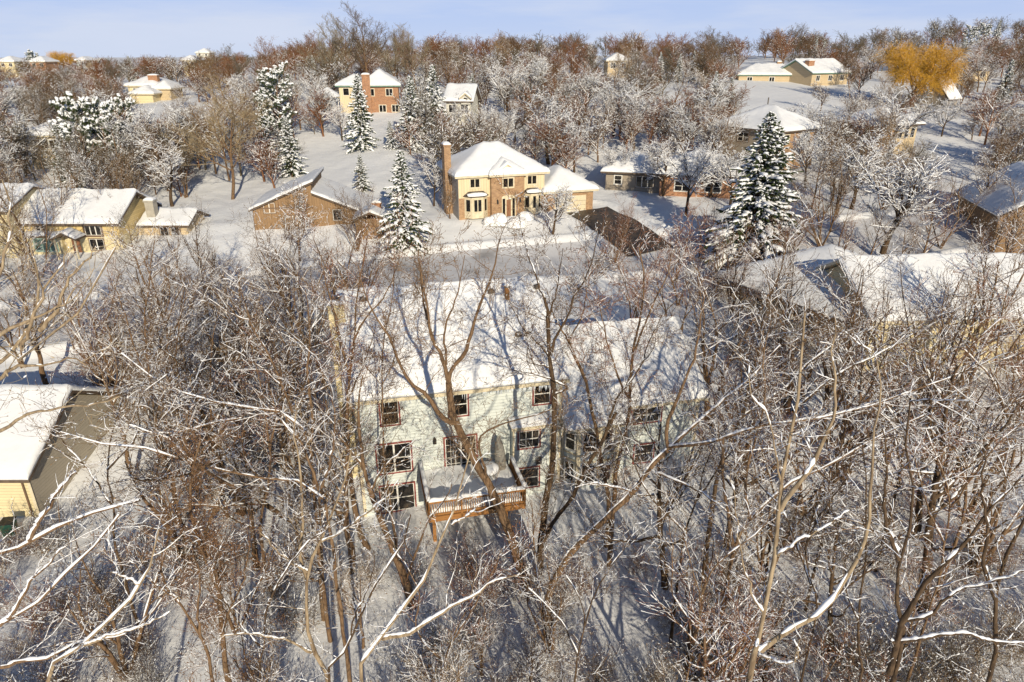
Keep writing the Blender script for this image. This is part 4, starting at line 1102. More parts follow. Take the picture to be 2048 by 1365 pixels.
# --- proto trees, built round the origin
def proto(seed, H, kind, sn, bark='bark', dens=1.0, rmin=.006, fork=.25, spread=1.0):
    rng = np.random.default_rng(seed)
    if kind == 'multi':      # clump of several slender stems from the ground
        ns = rng.integers(4, 8); az = rng.uniform(0, 6.28, ns); tilt = rng.uniform(.08, .55, ns) * spread
        d = np.stack([np.cos(az) * tilt, np.sin(az) * tilt, np.ones(ns)], 1)
        P0 = march(rng.normal(0, .15, (ns, 3)) * [1, 1, 0] - UP * .3, d, H * rng.uniform(.6, 1.0, ns), 9, .10, .04, rng)
        R0 = taper(np.full(ns, H * .009) * rng.uniform(.6, 1.2, ns), 9, .2)
        limbs = spawn(P0, R0, 7, .25, .98, 38, 12, .38, .4, 6, .12, .07, .016, rng)
        c = dict(d2=1.9 * dens, a2=38, l2=.45, w=.13, trop=.08, rk=.013, d3=3.0 * dens, a3=40, l3=.5, rmin=rmin, abs3=.9, d4=2.0 * dens, a4=42, abs4=.5)
    elif kind == 'round':    # open-grown crown, short trunk, many limbs
        P0 = march(np.array([[0, 0, -.4]]), np.array([[rng.normal(0, .06), rng.normal(0, .06), 1]]), np.array([H * fork + H * .3]), 8, .05, .05, rng)
        R0 = taper(np.array([H * .021]), 8, .45)
        lm = spawn(P0, R0, 9, .42, 1.0, 48, 12, 1.0, .25, 9, .10, .09, .022, rng, absL=H * .52 * spread)
        lm2 = spawn(lm[0], lm[1], 5, .2, .95, 38, 12, .5, .3, 9, .11, .07, .018, rng)
        limbs = (np.concatenate([lm[0], lm2[0]]), np.concatenate([lm[1], lm2[1]]))
        c = dict(d2=2.0 * dens, a2=42, l2=.45, w=.13, trop=.04, rk=.012, d3=3.4 * dens, a3=45, l3=.45, rmin=rmin, abs3=.9, d4=1.8 * dens, a4=45, abs4=.4)
    elif kind == 'tall':     # forest tree: upright, vase of steep limbs near the top
        P0 = march(np.array([[0, 0, -.4]]), np.array([[rng.normal(0, .08), rng.normal(0, .08), 1]]), np.array([H * .92]), 10, .05, .05, rng)
        R0 = taper(np.array([H * .0135]), 10, .15)
        lm = spawn(P0, R0, 17, .3, .98, 44, 10, 1.0, .55, 9, .09, .09, .017, rng, absL=H * .46 * spread)
        limbs = lm
        c = dict(d2=2.3 * dens, a2=38, l2=.42, w=.12, trop=.07, rk=.012, d3=3.4 * dens, a3=42, l3=.5, rmin=rmin, abs3=1.0, d4=2.0 * dens, a4=42, abs4=.45)
    elif kind == 'willow':
        P0 = march(np.array([[0, 0, -.4]]), np.array([[0.05, 0, 1]]), np.array([H * .4]), 8, .05, .05, rng)
        R0 = taper(np.array([H * .035]), 8, .6)
        limbs = spawn(P0, R0, 16, .35, 1.0, 45, 14, 1.0, .1, 9, .08, .05, .02, rng, absL=H * .62)
        c = dict(d2=2.6, a2=40, l2=.42, w=.12, trop=-.05, rk=.011, d3=4.0, a3=50, l3=.5, rmin=rmin, abs3=1.6, t2=.3)
        cr_ = crown_from(limbs[0], limbs[1], dict(c, trop=.02), rng)
        P3, R3 = spawn(cr_[0][0], cr_[0][1], 12, .1, 1, 55, 20, .5, .2, 5, .07, -.22, .006, rng, absL=2.4)
        return tree_meshes('tree', P0, R0, limbs, [cr_[0], cr_[1], (P3, np.maximum(R3, rmin))], rng, sn, bark)
    cr_ = crown_from(limbs[0], limbs[1], c, rng)
    return tree_meshes('tree', P0, R0, limbs, cr_, rng, sn, bark)

def shrub_meshes(seed, H, sn, n=26, dens=1.0, rmin=.005):
    rng = np.random.default_rng(seed)
    az = rng.uniform(0, 6.28, n); ti = rng.uniform(.1, 1.1, n)
    d = np.stack([np.cos(az) * ti, np.sin(az) * ti, np.ones(n)], 1)
    P0 = march(rng.normal(0, .35, (n, 3)) * [1, 1, 0] - UP * .1, d, H * rng.uniform(.5, 1.1, n), 8, .13, -.01, rng); R0 = taper(np.full(n, .014), 8, .35)
    P1, R1 = spawn(P0, R0, 8, .15, 1, 42, 14, .4, .3, 5, .14, .01, .01, rng)
    P2, R2 = spawn(P1, np.maximum(R1, rmin), 5, .1, 1, 45, 14, .5, .2, 3, .15, 0, .01, rng)
    v, f = joinm([tubes(P0, R0, 4, rng)]); m1 = np_mesh('stems', v, f, M['bark'])
    v, f = joinm([tubes(P1, np.maximum(R1, rmin), 3, rng), tubes(P2, np.maximum(R2, rmin), 3, rng)]); m2 = np_mesh('branches', v, f, M['twig'])
    v, f = joinm([snow_on(P0, R0, rng, sn['cover'], 1.3, .012, .45, 3, 4), snow_bits(P1, R1, rng, 1.1, .019, .09), snow_bits(P2, R2, rng, .35, .015, .06)])
    m3 = np_mesh('snow', v, f, M['twig_snow'])
    return m1, m2, m3

# --- conifers
def spruce_meshes(seed, H, Rb, droop=.35, snowy=1.0, loose=0.0, double=False):
    rng = np.random.default_rng(seed)
    stems = [(np.array([0, 0, 0.]), H)] + ([(np.array([Rb * .32, .2, 0]), H * .93)] if double else [])
    G = []; SN = []; TR = []
    for (o, Hh) in stems:
        P0 = march(np.array([o - UP * .3]), np.array([[0, 0, 1.]]), np.array([Hh + .3]), 10, .012, .1, rng); R0 = taper(np.array([Hh * .016]), 10, .06)
        TR.append(tubes(P0, R0, 7, rng))
        n = int(Hh * 15); t = (np.arange(n) + rng.uniform(0, 1, n)) / n; t = .05 + .95 * t ** .9
        prof = (1 - t) ** .82 * (.8 + .35 * np.minimum(t / .15, 1) - .15) + .035
        L = Rb * prof * rng.uniform(.55, 1.2, n) * (1 + loose * rng.uniform(-.5, .5, n))
        az = np.arange(n) * 2.39996 + rng.normal(0, .35, n)
        f = t * 10; i = np.minimum(f.astype(int), 9); w = (f - i)[:, None]; p = P0[0, i] * (1 - w) + P0[0, i + 1] * w
        rise = .25 + .75 * t ** 2
        m = 6; B = np.empty((n, m + 1, 3)); s = np.linspace(0, 1, m + 1)
        dd = np.stack([np.cos(az), np.sin(az)], 1)
        for j, q in enumerate(s):
            B[:, j, :2] = p[:, :2] + dd * (L * q)[:, None]
            B[:, j, 2] = p[:, 2] + L * (rise * q * .6 - droop * 1.7 * q ** 2 * (1 - .6 * t) + .16 * q ** 4)
        B[:, 1:] += rng.normal(0, .04, (n, m, 3))
        TR.append(tubes(B, taper(np.maximum(.018 * L, .012), m, .3), 3, rng))
        # sprays: flat drooping needle fans both sides of each bough
        ns = np.maximum(6, (L * 10).astype(int)); idx = np.repeat(np.arange(n), ns); q = rng.uniform(.12, 1.0, len(idx))
        ff = q * m; ii_ = np.minimum(ff.astype(int), m - 1); ww = (ff - ii_)[:, None]
        c = B[idx, ii_] * (1 - ww) + B[idx, ii_ + 1] * ww; T = nrm(B[idx, ii_ + 1] - B[idx, ii_])
        side = nrm(np.cross(T, UP)) * rng.choice([-1, 1], len(idx))[:, None]
        d = nrm(T * rng.uniform(.5, 1.1, len(idx))[:, None] + side * rng.uniform(.2, 1.0, len(idx))[:, None] - UP * rng.uniform(-.1, .65, len(idx))[:, None])
        ln = (.20 + .22 * (1 - q) + .06 * L[idx]) * rng.uniform(.7, 1.4, len(idx)); wd = ln * rng.uniform(.16, .30, len(idx))
        nn = nrm(np.cross(d, UP) + rng.normal(0, .5, (len(idx), 3)))
        e = c + d * ln[:, None]; mid = c + d * (ln * .45)[:, None]
        V = np.stack([c, mid + nn * wd[:, None], e - UP * (ln * .12)[:, None], mid - nn * wd[:, None]], 1)
        nn2 = nrm(np.cross(d, nn)); V2 = np.stack([c, mid + nn2 * wd[:, None] * .8, e, mid - nn2 * wd[:, None] * .8], 1)
        V = np.concatenate([V, V2]); G.append((V.reshape(-1, 3), np.arange(len(V) * 4).reshape(-1, 4)))
        # snow: cushions on the outer part of the boughs and pads on the sprays
        keep = rng.uniform(0, 1, n) < .86 * min(1, snowy)
        Bs = B[keep][:, 2:]; Ls = L[keep]; mm = Bs.shape[1]
        Bs, _ = resample(Bs, np.zeros(Bs.shape[:2]), 9)
        wv = rng.uniform(.35, 1.25, (len(Bs), 9)) * np.array([.3, .7, .9, 1, 1.05, 1.1, 1.05, .85, .35])
        rs = (.085 + .065 * Ls)[:, None] * wv * (.8 + .2 * snowy); rs *= (rng.uniform(0, 1, rs.shape) < .86)
        SN.append(tubes(Bs + UP * (.05 + rs[..., None] * .45), np.maximum(rs, .004), 6, rng, .62))
        kk = rng.uniform(0, 1, len(c)) < .34 * snowy; cc = c[kk] + d[kk] * (ln[kk] * .55)[:, None] + UP * .05
        hl = (ln[kk] * .33)[:, None] * d[kk]; rr = ln[kk] * rng.uniform(.13, .26, kk.sum())
        Q = np.stack([cc - hl, cc + UP * .02, cc + hl - UP * .03], 1); SN.append(tubes(Q, np.stack([rr * .35, rr, rr * .3], 1), 5, rng, .7))
    v, f = joinm(TR); m1 = np_mesh('trunk', v, f, M['bark_dark'])
    v, f = joinm(G); m2 = np_mesh('crown', v, f, M['needle'], smooth=False)
    v, f = joinm(SN); m3 = np_mesh('snow', v, f, M['twig_snow'])
    return m1, m2, m3

def pine_meshes(seed, H, Rb, snowy=1.0):
    """rounded pine: upswept limbs that end in dense needle tufts loaded with snow"""
    rng = np.random.default_rng(seed)
    P0 = march(np.array([[0, 0, -.3]]), np.array([[rng.normal(0, .05), 0, 1.]]), np.array([H]), 8, .04, .06, rng); R0 = taper(np.array([H * .018]), 8, .2)
    P1, R1 = spawn(P0, R0, 34, .22, 1.0, 66, 12, 1, .55, 6, .09, .10, .014, rng, absL=Rb * 1.35)
    P2, R2 = spawn(P1, R1, 7, .35, 1.0, 40, 12, .35, .2, 3, .1, .1, .012, rng)
    tips = np.concatenate([P2[:, -1], P2[:, 2], P1[:, -1]]); n = len(tips); k = 26
    c = np.repeat(tips, k, 0); d = nrm(rng.normal(0, 1, (n * k, 3)) + UP * .5); ln = rng.uniform(.18, .42, n * k); wd = ln * .09
    c = c + rng.normal(0, .10, c.shape); nn = nrm(np.cross(d, rng.normal(0, 1, d.shape)))
    V = np.stack([c, c + d * (ln * .5)[:, None] + nn * wd[:, None], c + d * ln[:, None], c + d * (ln * .5)[:, None] - nn * wd[:, None]], 1)
    kk = rng.uniform(0, 1, n) < .8 * snowy; ct = tips[kk] + UP * .2; m = len(ct); hd = nrm(rng.normal(0, 1, (m, 3)) * [1, 1, .25]) * rng.uniform(.16, .36, (m, 1)); rr = rng.uniform(.10, .24, m)
    Q = np.stack([ct - hd, ct - hd * .4 + UP * .06, ct + hd * .4 + UP * .05, ct + hd - UP * .05], 1)
    s1 = tubes(Q, np.stack([rr * .3, rr, rr * .9, rr * .3], 1), 6, rng, .75)
    v, f = joinm([tubes(P0, R0, 7, rng), tubes(P1, R1, 4, rng), tubes(P2, R2, 3, rng)]); m1 = np_mesh('trunk', v, f, M['bark'])
    m2 = np_mesh('crown', V.reshape(-1, 3), np.arange(len(V) * 4).reshape(-1, 4), M['needle'], smooth=False)
    v, f = joinm([s1, snow_on(P1, R1, rng, .7, 1, .03)]); m3 = np_mesh('snow', v, f, M['twig_snow'])
    return m1, m2, m3
#PART4
# ------------------------------------------------------------------ tree kinds
SN_HEAVY = dict(cover=.85, thick=1.5, fr=(.45, .5), size=.034, len=.22, lb=.018)
SN_MED = dict(cover=.62, thick=1.1, fr=(.3, .22), size=.026, len=.10, lb=.013)
SN_LIGHT = dict(cover=.4, thick=.9, fr=(.16, .08), size=.022, len=.05)
SN_FINE = dict(cover=.62, thick=1.1, fr=(.34, .2), size=.017, len=.05, lb=.010, buds=.5, lc=.95, line=.85)
SN_NONE = dict(cover=.06, thick=.6, fr=(.02, .0), size=.03, len=.12)
RED = (.25, .115, .06); BROWN = (.17, .105, .058); GREY = (.16, .13, .095); PALE = (.40, .31, .19); GOLD = (.66, .37, .055); TAN = (.26, .175, .095)
PR = {
    'snowy_round': [proto(100 + i, 11, 'round', SN_HEAVY, 'bark_dark', .85, .012) for i in range(4)],
    'snowy_tall': [proto(120 + i, 14, 'tall', dict(SN_MED, size=.05, len=.3), 'bark', .9, .012) for i in range(3)],
    'red_multi': [proto(140 + i, 12, 'multi', SN_LIGHT, 'bark', 1.15, .009) for i in range(4)],
    'brown_far': [proto(160 + i, 15, 'tall', SN_LIGHT, 'bark', 1.0, .016, spread=1.1) for i in range(3)],
    'skyline': [proto(180 + i, 19, 'tall', SN_NONE, 'bark', 1.0, .015, spread=1.15) for i in range(2)],
    'near_tall': [proto(300 + i, 14, 'tall', SN_FINE, 'bark' if i else 'bark_dark', .95, .0065) for i in range(3)],
    'near_multi': [proto(310 + i, 12, 'multi', dict(SN_FINE, cover=.6, line=.7), 'bark', .95, .0065) for i in range(3)],
    'willow': [proto(190, 15, 'willow', SN_LIGHT, 'bark', 1.0, .016)],
}
CONIF = {'spruce': [spruce_meshes(200, 12, 3.1), spruce_meshes(201, 12, 2.5, .3), spruce_meshes(202, 12, 3.3, .42, 1.15, .3)],
      'pine': [pine_meshes(210, 11, 3.2), pine_meshes(211, 9, 3.0)],
      'double': [spruce_meshes(220, 15, 3.8, .36, .95, .2, True)]}
SHR = [shrub_meshes(230 + i, 2.6, SN_MED, n=22) for i in range(4)]
PH = {'snowy_round': 11, 'snowy_tall': 14, 'red_multi': 12, 'brown_far': 15, 'skyline': 19, 'near_tall': 14, 'near_multi': 12, 'willow': 15, 'spruce': 12, 'pine': 10, 'double': 15}

rgt = np.random.default_rng(77)
PLACED = []
LANDM = [('mint house', 2, 38), ('mint house deck', -2, 30), ('golden brick house', -1, 88), ('brown split-roof house', -24, 84), ('yellow house', -50, 78), ('cream garage', -30, 36),
         ('orange brick house', -30, 153), ('taupe house', 22, 99), ('corner hip-roof house', 42, 108), ('sunroom house', 68, 120), ('tan ranch house', 66, 212), ('steep-roof house', 110, 172),
         ('cream thicket-side house', 34, 52), ('grey shaded-roof house', 25, 56), ('brown edge house', 54, 78), ('white house', -9, 130), ('peach three-roof house', -98, 188), ('tan left house', -76, 114),
         ('gazebo', -37, 140), ('dark driveway', 14, 80), ('street', -16, 67), ('big orange willow', 118, 205), ('skyline clump', -45, 215)]

def auto_label(adj, x, y):
    d = [math.hypot(x - a, (y - b)) / (1 + b * .004) for _, a, b in LANDM]
    i = int(np.argmin(d)); n, a, b = LANDM[i]
    dx = x - a; dy = y - b
    if abs(dy) > abs(dx): rel = 'behind' if dy > 0 else 'in front of'
    else: rel = 'to the right of' if dx > 0 else 'to the left of'
    return adj, rel, n, math.hypot(dx, dy)

ORD = ['nearest', 'second nearest', 'third nearest', 'fourth nearest', 'fifth nearest', 'sixth nearest', 'seventh nearest', 'eighth nearest', 'ninth nearest', 'tenth nearest'] + ['%dth nearest' % k for k in range(11, 60)]
AUTO = {}
def reg(e, adj, x, y):
    a, rel, n, dist = auto_label(adj, x, y)
    AUTO.setdefault((a, rel, n), []).append((dist, e))

def finish_labels():
    for (a, rel, n), L in AUTO.items():
        L.sort(key=lambda t: t[0])
        for k, (_, e) in enumerate(L):
            e['label'] = ('%s %s the %s, %s to it' % (a, rel, n, ORD[min(k, len(ORD) - 1)])) if len(L) > 1 else '%s %s the %s' % (a, rel, n)

ADJ = {'near_tall': 'upright fine-twigged tree', 'near_multi': 'clump-stemmed fine-twigged tree', 'snowy_round': 'round snow-laden bare tree', 'snowy_tall': 'upright snowy bare tree', 'red_multi': 'many-stemmed reddish bare tree', 'brown_far': 'brown bare tree', 'skyline': 'tall leafless grey tree', 'willow': 'orange willow', 'spruce': 'snowy spruce', 'pine': 'rounded snowy pine', 'double': 'double-topped spruce'}
GRP = {'near_tall': 'upright fine-twigged trees', 'near_multi': 'clump-stemmed fine-twigged trees', 'snowy_round': 'round snow-laden trees', 'snowy_tall': 'upright snowy trees', 'red_multi': 'reddish many-stemmed trees', 'brown_far': 'brown bare trees of the hillside', 'skyline': 'tall trees on the skyline', 'willow': 'orange willows', 'spruce': 'snowy spruces', 'pine': 'snowy pines', 'double': 'snowy spruces'}
NAME = {'near_tall': 'bare_tree', 'near_multi': 'bare_tree', 'snowy_round': 'bare_tree', 'snowy_tall': 'bare_tree', 'red_multi': 'bare_tree', 'brown_far': 'bare_tree', 'skyline': 'bare_tree', 'willow': 'willow_tree', 'spruce': 'spruce_tree', 'pine': 'pine_tree', 'double': 'spruce_tree'}
def plant(kind, x, y, H, color=None, wr=1.0, label=None, z=None, rz=None):
    lib = PR.get(kind) or CONIF[kind]
    me = lib[rgt.integers(len(lib))]
    s = H / PH[kind]
    e = put_tree(NAME[kind], me, (x, y, (tz(x, y) if z is None else z) - .05), rgt.uniform(0, 6.28) if rz is None else rz, (s * wr, s), color or BROWN, label, 'tree', GRP[kind])
    if label is None: reg(e, ADJ[kind], x, y)
    PLACED.append((x, y, H, kind))
    return e

def plant_px(kind, px, py_base, py_top, color=None, wr=1.0, label=None, Y=None):
    """stand a tree where its foot is seen; its height from where its top is seen"""
    g = ground_at(px, py_base) if Y is None else at(px, py_base, Y)
    if Y is not None: g = np.array([g[0], Y, tz(g[0], Y)])
    top = at(px, py_top, g[1])[2]
    return plant(kind, g[0], g[1], max(2.0, top - g[2]), color, wr, label)

# ---- conifers one by one: foot x, foot y, top y, width factor, kind
for (px, pb, pt, wr, kd, lab) in (
    (725, 303, 152, 1.05, 'spruce', 'broad snowy spruce right in front of the orange brick house'),
    (824, 300, 158, 1.1, 'spruce', 'snow-loaded spruce, left one of the pair behind the golden brick house chimney'),
    (870, 292, 135, 1.0, 'spruce', 'tall dark spruce behind the golden brick house chimney'),
    (655, 190, 108, .9, 'spruce', 'slim spruce between the gazebo and the orange brick house'),
    (632, 188, 112, .9, 'spruce', 'slim spruce directly behind the gazebo'),
    (812, 505, 312, 1.15, 'spruce', 'big snowy spruce between the brown split-roof house and the golden brick house'),
    (726, 388, 312, 1.2, 'spruce', 'short spruce smothered in snow behind the brown split-roof house'),
    (784, 300, 244, 1.2, 'spruce', 'small snow-plastered spruce in the white clearing'),
    (946, 222, 148, 1.0, 'spruce', 'snowy spruce at the corner of the off-white house'),
    (1018, 192, 126, 1.0, 'spruce', 'snowy spruce on the wooded slope right of the off-white house'),
    (1057, 168, 134, 1.1, 'spruce', 'small pale spruce on the wooded slope above the golden brick house'),
    (1421, 245, 143, .95, 'spruce', 'snowy spruce, left of the pair up the slope from the double spruce'),
    (1454, 245, 153, .95, 'spruce', 'snowy spruce, right of the pair up the slope from the double spruce'),
    (1318, 165, 104, .9, 'spruce', 'slender hillside spruce, first of three in a row'),
    (1356, 168, 112, .9, 'spruce', 'slender hillside spruce, middle of three in a row'),
    (1384, 166, 104, .9, 'spruce', 'slender hillside spruce, last of three in a row'),
    (2002, 205, 118, 1.3, 'spruce', 'wide snowy spruce beside the steep-roof house'),
    (1992, 335, 250, 1.2, 'spruce', 'blue-shaded spruce at the edge of the right clearing'),
    (1640, 140, 85, 1.0, 'spruce', 'snow-flecked conifer left of the hill house chimney'),
    (1625, 142, 80, .8, 'spruce', 'thin dark conifer beside the hill house chimney'),
    (1985, 100, 42, .9, 'spruce', 'spruce breaking the skyline at the far right'),
    (1958, 104, 58, 1.2, 'pine', 'rounded pine next to the skyline spruce at the far right'),
    (1930, 108, 62, 1.2, 'pine', 'wide pine left of the skyline spruce at the far right'),
    (8, 335, 218, 1.3, 'spruce', 'dark green spruce cut by the left edge'),
    (150, 392, 250, 1.25, 'spruce', 'heavily snowed spruce left of the yellow house ridge'),
    (192, 380, 192, .8, 'pine', 'tall bent pine topped with fat snow clumps'),
    (222, 372, 202, .8, 'pine', 'middle pine of the snow-clumped trio'),
    (272, 330, 192, .7, 'pine', 'thin pine right of the snow-clumped trio'),
    (566, 300, 158, 1.0, 'pine', 'dark leaning pine above the white clearing'),
    (585, 355, 235, 1.25, 'spruce', 'green and white spruce leaning over the left clearing'),
    (540, 345, 182, .9, 'spruce', 'tall narrow dark spruce behind the leaning pine'),
    (70, 150, 100, 1.1, 'pine', 'far pine left of the small orange willow'),
    (205, 175, 128, 1.0, 'pine', 'snow-topped far pine right of the small orange willow'),
    (172, 170, 130, 1.0, 'pine', 'snow-topped far pine below the small orange willow'),
    (266, 162, 112, .9, 'spruce', 'dark far spruce left of the peach house roof'),
    (305, 165, 130, 1.0, 'spruce', 'snowy far spruce behind the peach house, left of two'),
    (318, 165, 132, 1.0, 'spruce', 'snowy far spruce behind the peach house, right of two'),
    (405, 168, 130, 1.0, 'spruce', 'lone pale spruce in the brown woods'),
    (578, 158, 118, 1.0, 'spruce', 'small spruce under the tall skyline trees')):
    plant_px(kd, px, pb, pt, wr=wr, label=lab)
dg = ground_at(1492, 545)
plant('double', dg[0], dg[1], at(1492, 240, dg[1])[2] - dg[2], wr=1.3, label='large double-topped spruce beside the street right of the dark driveway', rz=0.2)

# ---- willows and skyline trees
plant_px('willow', 1822, 215, 78, GOLD, 1.25, 'big glowing orange willow on the right hill')
plant_px('willow', 128, 140, 100, GOLD, 1.3, 'small orange willow far off on the left')
for (px, pt, lab) in ((655, 50, 'tall pale-twigged tree, leftmost of the skyline clump'), (697, 46, 'slender tall tree left of the highest skyline tree'), (742, 26, 'highest bare tree on the skyline, spreading crown'), (782, 62, 'fine-twigged tree right of the highest skyline tree'), (835, 64, 'pale upright tree at the right end of the skyline clump')):
    plant_px('skyline', px, 175, pt, (.30, .25, .17) if px != 742 else (.16, .12, .09), 1.25, lab, Y=175)
for (px, pt, Yd, lab) in ((1425, 58, 330, 'wide umbrella-shaped tree on the skyline'), (1560, 62, 330, 'left of the two round trees on the skyline above the ranch'), (1586, 52, 330, 'right of the two round trees on the skyline above the ranch'), (905, 76, 300, 'dark bare tree on the middle skyline'), (1000, 72, 300, 'orange-brown tree on the middle skyline'), (1900, 36, 330, 'dark tree on the right skyline above the orange willow')):
    plant_px('skyline', px, 110, pt, GREY if px != 1000 else (.33, .17, .08), 1.3, lab, Y=Yd)

# ---- bare trees placed by eye
for (px, pb, pt, kd, col, wr, lab) in (
    (465, 400, 175, 'skyline', PALE, 1.3, 'tall pale-barked tree with a wide bare crown in the left clearing'),
    (432, 348, 215, 'skyline', TAN, 1.2, 'pale double-trunked tree behind the left clearing'),
    (345, 412, 262, 'snowy_round', TAN, 1.25, 'snow-dusted tree standing alone between the yellow house and the clearing'),
    (1098, 330, 178, 'snowy_round', BROWN, 1.35, 'big spreading snow-laden tree right behind the golden brick house'),
    (1148, 345, 215, 'snowy_round', BROWN, 1.0, 'snow-laden tree between the golden brick house and the taupe house'),
    (1327, 392, 262, 'snowy_round', BROWN, 1.15, 'low-forked snow-laden tree on the white slope before the taupe house'),
    (1372, 435, 268, 'snowy_round', BROWN, 1.0, 'leaning snowy tree beside the big double spruce'),
    (1105, 470, 355, 'snowy_round', BROWN, 1.15, 'small snow-laden yard tree in front of the golden brick house'),
    (868, 412, 285, 'snowy_round', BROWN, .85, 'snow-laden tree beside the golden brick house chimney'),
    (1700, 420, 258, 'snowy_round', BROWN, 1.3, 'broad snow-flecked tree in front of the sunroom house'),
    (1610, 380, 250, 'snowy_round', BROWN, 1.0, 'snowy tree hiding the foot of the corner hip-roof house'),
    (1882, 275, 190, 'snowy_round', TAN, 1.1, 'stout pale tree with curling snowy limbs in the right clearing'),
    (685, 280, 200, 'snowy_round', RED, 1.1, 'snowy crab-apple tree at the foot of the gazebo'),
    (715, 500, 360, 'red_multi', BROWN, 1.0, 'dark bushy tree in front of the brown split-roof house'),
    (600, 520, 365, 'snowy_tall', BROWN, 1.2, 'snow-speckled tree against the brown split-roof house wall'),
    (960, 300, 200, 'snowy_round', BROWN, .9, 'snow-laden tree above the golden brick house roof'),
    (1010, 310, 205, 'snowy_round', BROWN, 1.1, 'dense snowy tree just behind the golden brick house roof'),
    (905, 275, 215, 'snowy_round', BROWN, .9, 'snowy tree behind the dark middle spruce'),
    (1700, 205, 105, 'brown_far', BROWN, 1.1, 'dark-limbed tree in the open snow below the hill house'),
    (1260, 320, 200, 'snowy_tall', BROWN, 1.0, 'upright snowy tree over the taupe house roof'),
    (1205, 300, 190, 'snowy_tall', TAN, 1.0, 'pale-trunked snowy tree left of the taupe house'),
    (900, 440, 340, 'red_multi', BROWN, .6, 'slender shrubby tree at the golden brick house side wall'),
    (250, 470, 330, 'red_multi', BROWN, 1.0, 'bare tree in front of the yellow house chimney'),
    (80, 560, 300, 'red_multi', TAN, 1.1, 'tall thin-stemmed tree in front of the yellow house'),
    (30, 440, 310, 'red_multi', BROWN, 1.1, 'brown bare tree over the yellow house wing'),
    (1760, 520, 270, 'snowy_round', BROWN, 1.2, 'dark wide-crowned snow-flecked tree standing before the street on the right'),
    (1640, 500, 330, 'red_multi', BROWN, 1.3, 'bushy brown tree between the double spruce and the wide-crowned tree'),
    (1560, 560, 400, 'red_multi', RED, 1.3, 'low reddish bush-like tree at the foot of the big double spruce'),
    (1880, 500, 330, 'red_multi', BROWN, 1.3, 'dark bushy tree right of the wide-crowned tree'),
    (1960, 440, 290, 'snowy_tall', BROWN, 1.3, 'snowy tree leaning over the brown edge house roof'),
    (1400, 520, 400, 'red_multi', RED, 1.2, 'reddish twiggy tree in front of the big double spruce'),
    (1225, 372, 275, 'snowy_round', BROWN, 1.2, 'snowy tree before the left wall of the taupe house'),
    (1460, 420, 290, 'snowy_round', BROWN, 1.2, 'snowy tree between the double spruce and the taupe house'),
    (130, 500, 350, 'snowy_tall', TAN, 1.2, 'snow-lined tree before the yellow house upper windows'),
    (2010, 520, 340, 'near_multi', BROWN, 1.3, 'brown tree in front of the brown edge house gable'),
    (1280, 345, 275, 'snowy_round', BROWN, 1.2, 'snowy tree pressed against the taupe house roof'),
    (1420, 400, 285, 'snowy_round', BROWN, 1.3, 'snowy tree hiding the brick end of the taupe house'),
    (915, 262, 188, 'snowy_round', BROWN, 1.0, 'snowy tree in front of the off-white house'),
    (1230, 530, 395, 'red_multi', RED, 1.0, 'reddish bare tree at the mouth of the dark driveway')):
    plant_px(kd, px, pb, pt, col, wr, lab)

# ---- woods by area; kept off the house fronts and open snow that the photo shows
CLEAR = [(600, 260, 800, 345, 130), (430, 300, 520, 410, 100), (620, 300, 790, 400, 104), (880, 285, 1095, 450, 90), (1095, 330, 1190, 400, 90), (1120, 405, 1300, 500, 84),
         (1195, 320, 1265, 365, 95), (1200, 400, 1330, 470, 94), (1480, 205, 1640, 300, 106), (1860, 270, 1985, 350, 130), (1475, 112, 1615, 160, 205), (675, 135, 805, 215, 149), (505, 345, 640, 420, 79),
         (20, 385, 220, 520, 73), (245, 150, 345, 195, 184), (890, 500, 1180, 560, 70), (1750, 80, 1892, 165, 203), (700, 570, 1100, 760, 32), (1150, 620, 1390, 780, 34), (855, 440, 1080, 520, 80),
         (1890, 155, 1965, 205, 165), (0, 780, 150, 1010, 33), (600, 1000, 1300, 1360, 0), (1480, 160, 1700, 205, 150), (285, 410, 400, 440, 92), (1620, 115, 1690, 150, 190),
         (1800, 230, 1850, 270, 112), (1440, 265, 1560, 330, 100), (1990, 340, 2048, 440, 72)]
def blocked(x, y, H, wid=.22):
    z = tz(x, y); u0, b = project(x, y, z); u1, t = project(x, y, z + H)
    hw_ = H * wid * FPX / max(y, 5)
    for (a0, t0, a1, b0, yc) in CLEAR:
        if y < yc and u1 + hw_ > a0 and u1 - hw_ < a1 and b > t0 and t + (b - t) * .12 < b0: return True
    return False
HOUSEXY = [(o.matrix_world @ Vector(o.bound_box[i])) for o in () for i in ()]
HB = []
bpy.context.view_layer.update()
for o in list(COL.objects):
    if o.get('category') in ('house', 'garage', 'gazebo', 'deck'):
        P = []
        for ch in o.children:
            if ch.type == 'MESH': P += [ch.matrix_world @ Vector(c) for c in ch.bound_box]
        if P:
            im = o.matrix_world.inverted(); L = [im @ p for p in P]
            HB.append((im, min(p.x for p in L) - 1.2, max(p.x for p in L) + 1.2, min(p.y for p in L) - 1.2, max(p.y for p in L) + 1.2))
def on_house(x, y, m=0.0):
    for im, a, b, c, d in HB:
        p = im @ Vector((x, y, 0))
        if a - m < p.x < b + m and c - m < p.y < d + m: return True
    return False
RD = ROADS
def near_road(x, y, m=5.5):
    return float(dist_line(np.array([x]), np.array([y]), RD)[0]) < m or float(dist_line(np.array([x]), np.array([y]), DRIVE_E)[0]) < 4.5
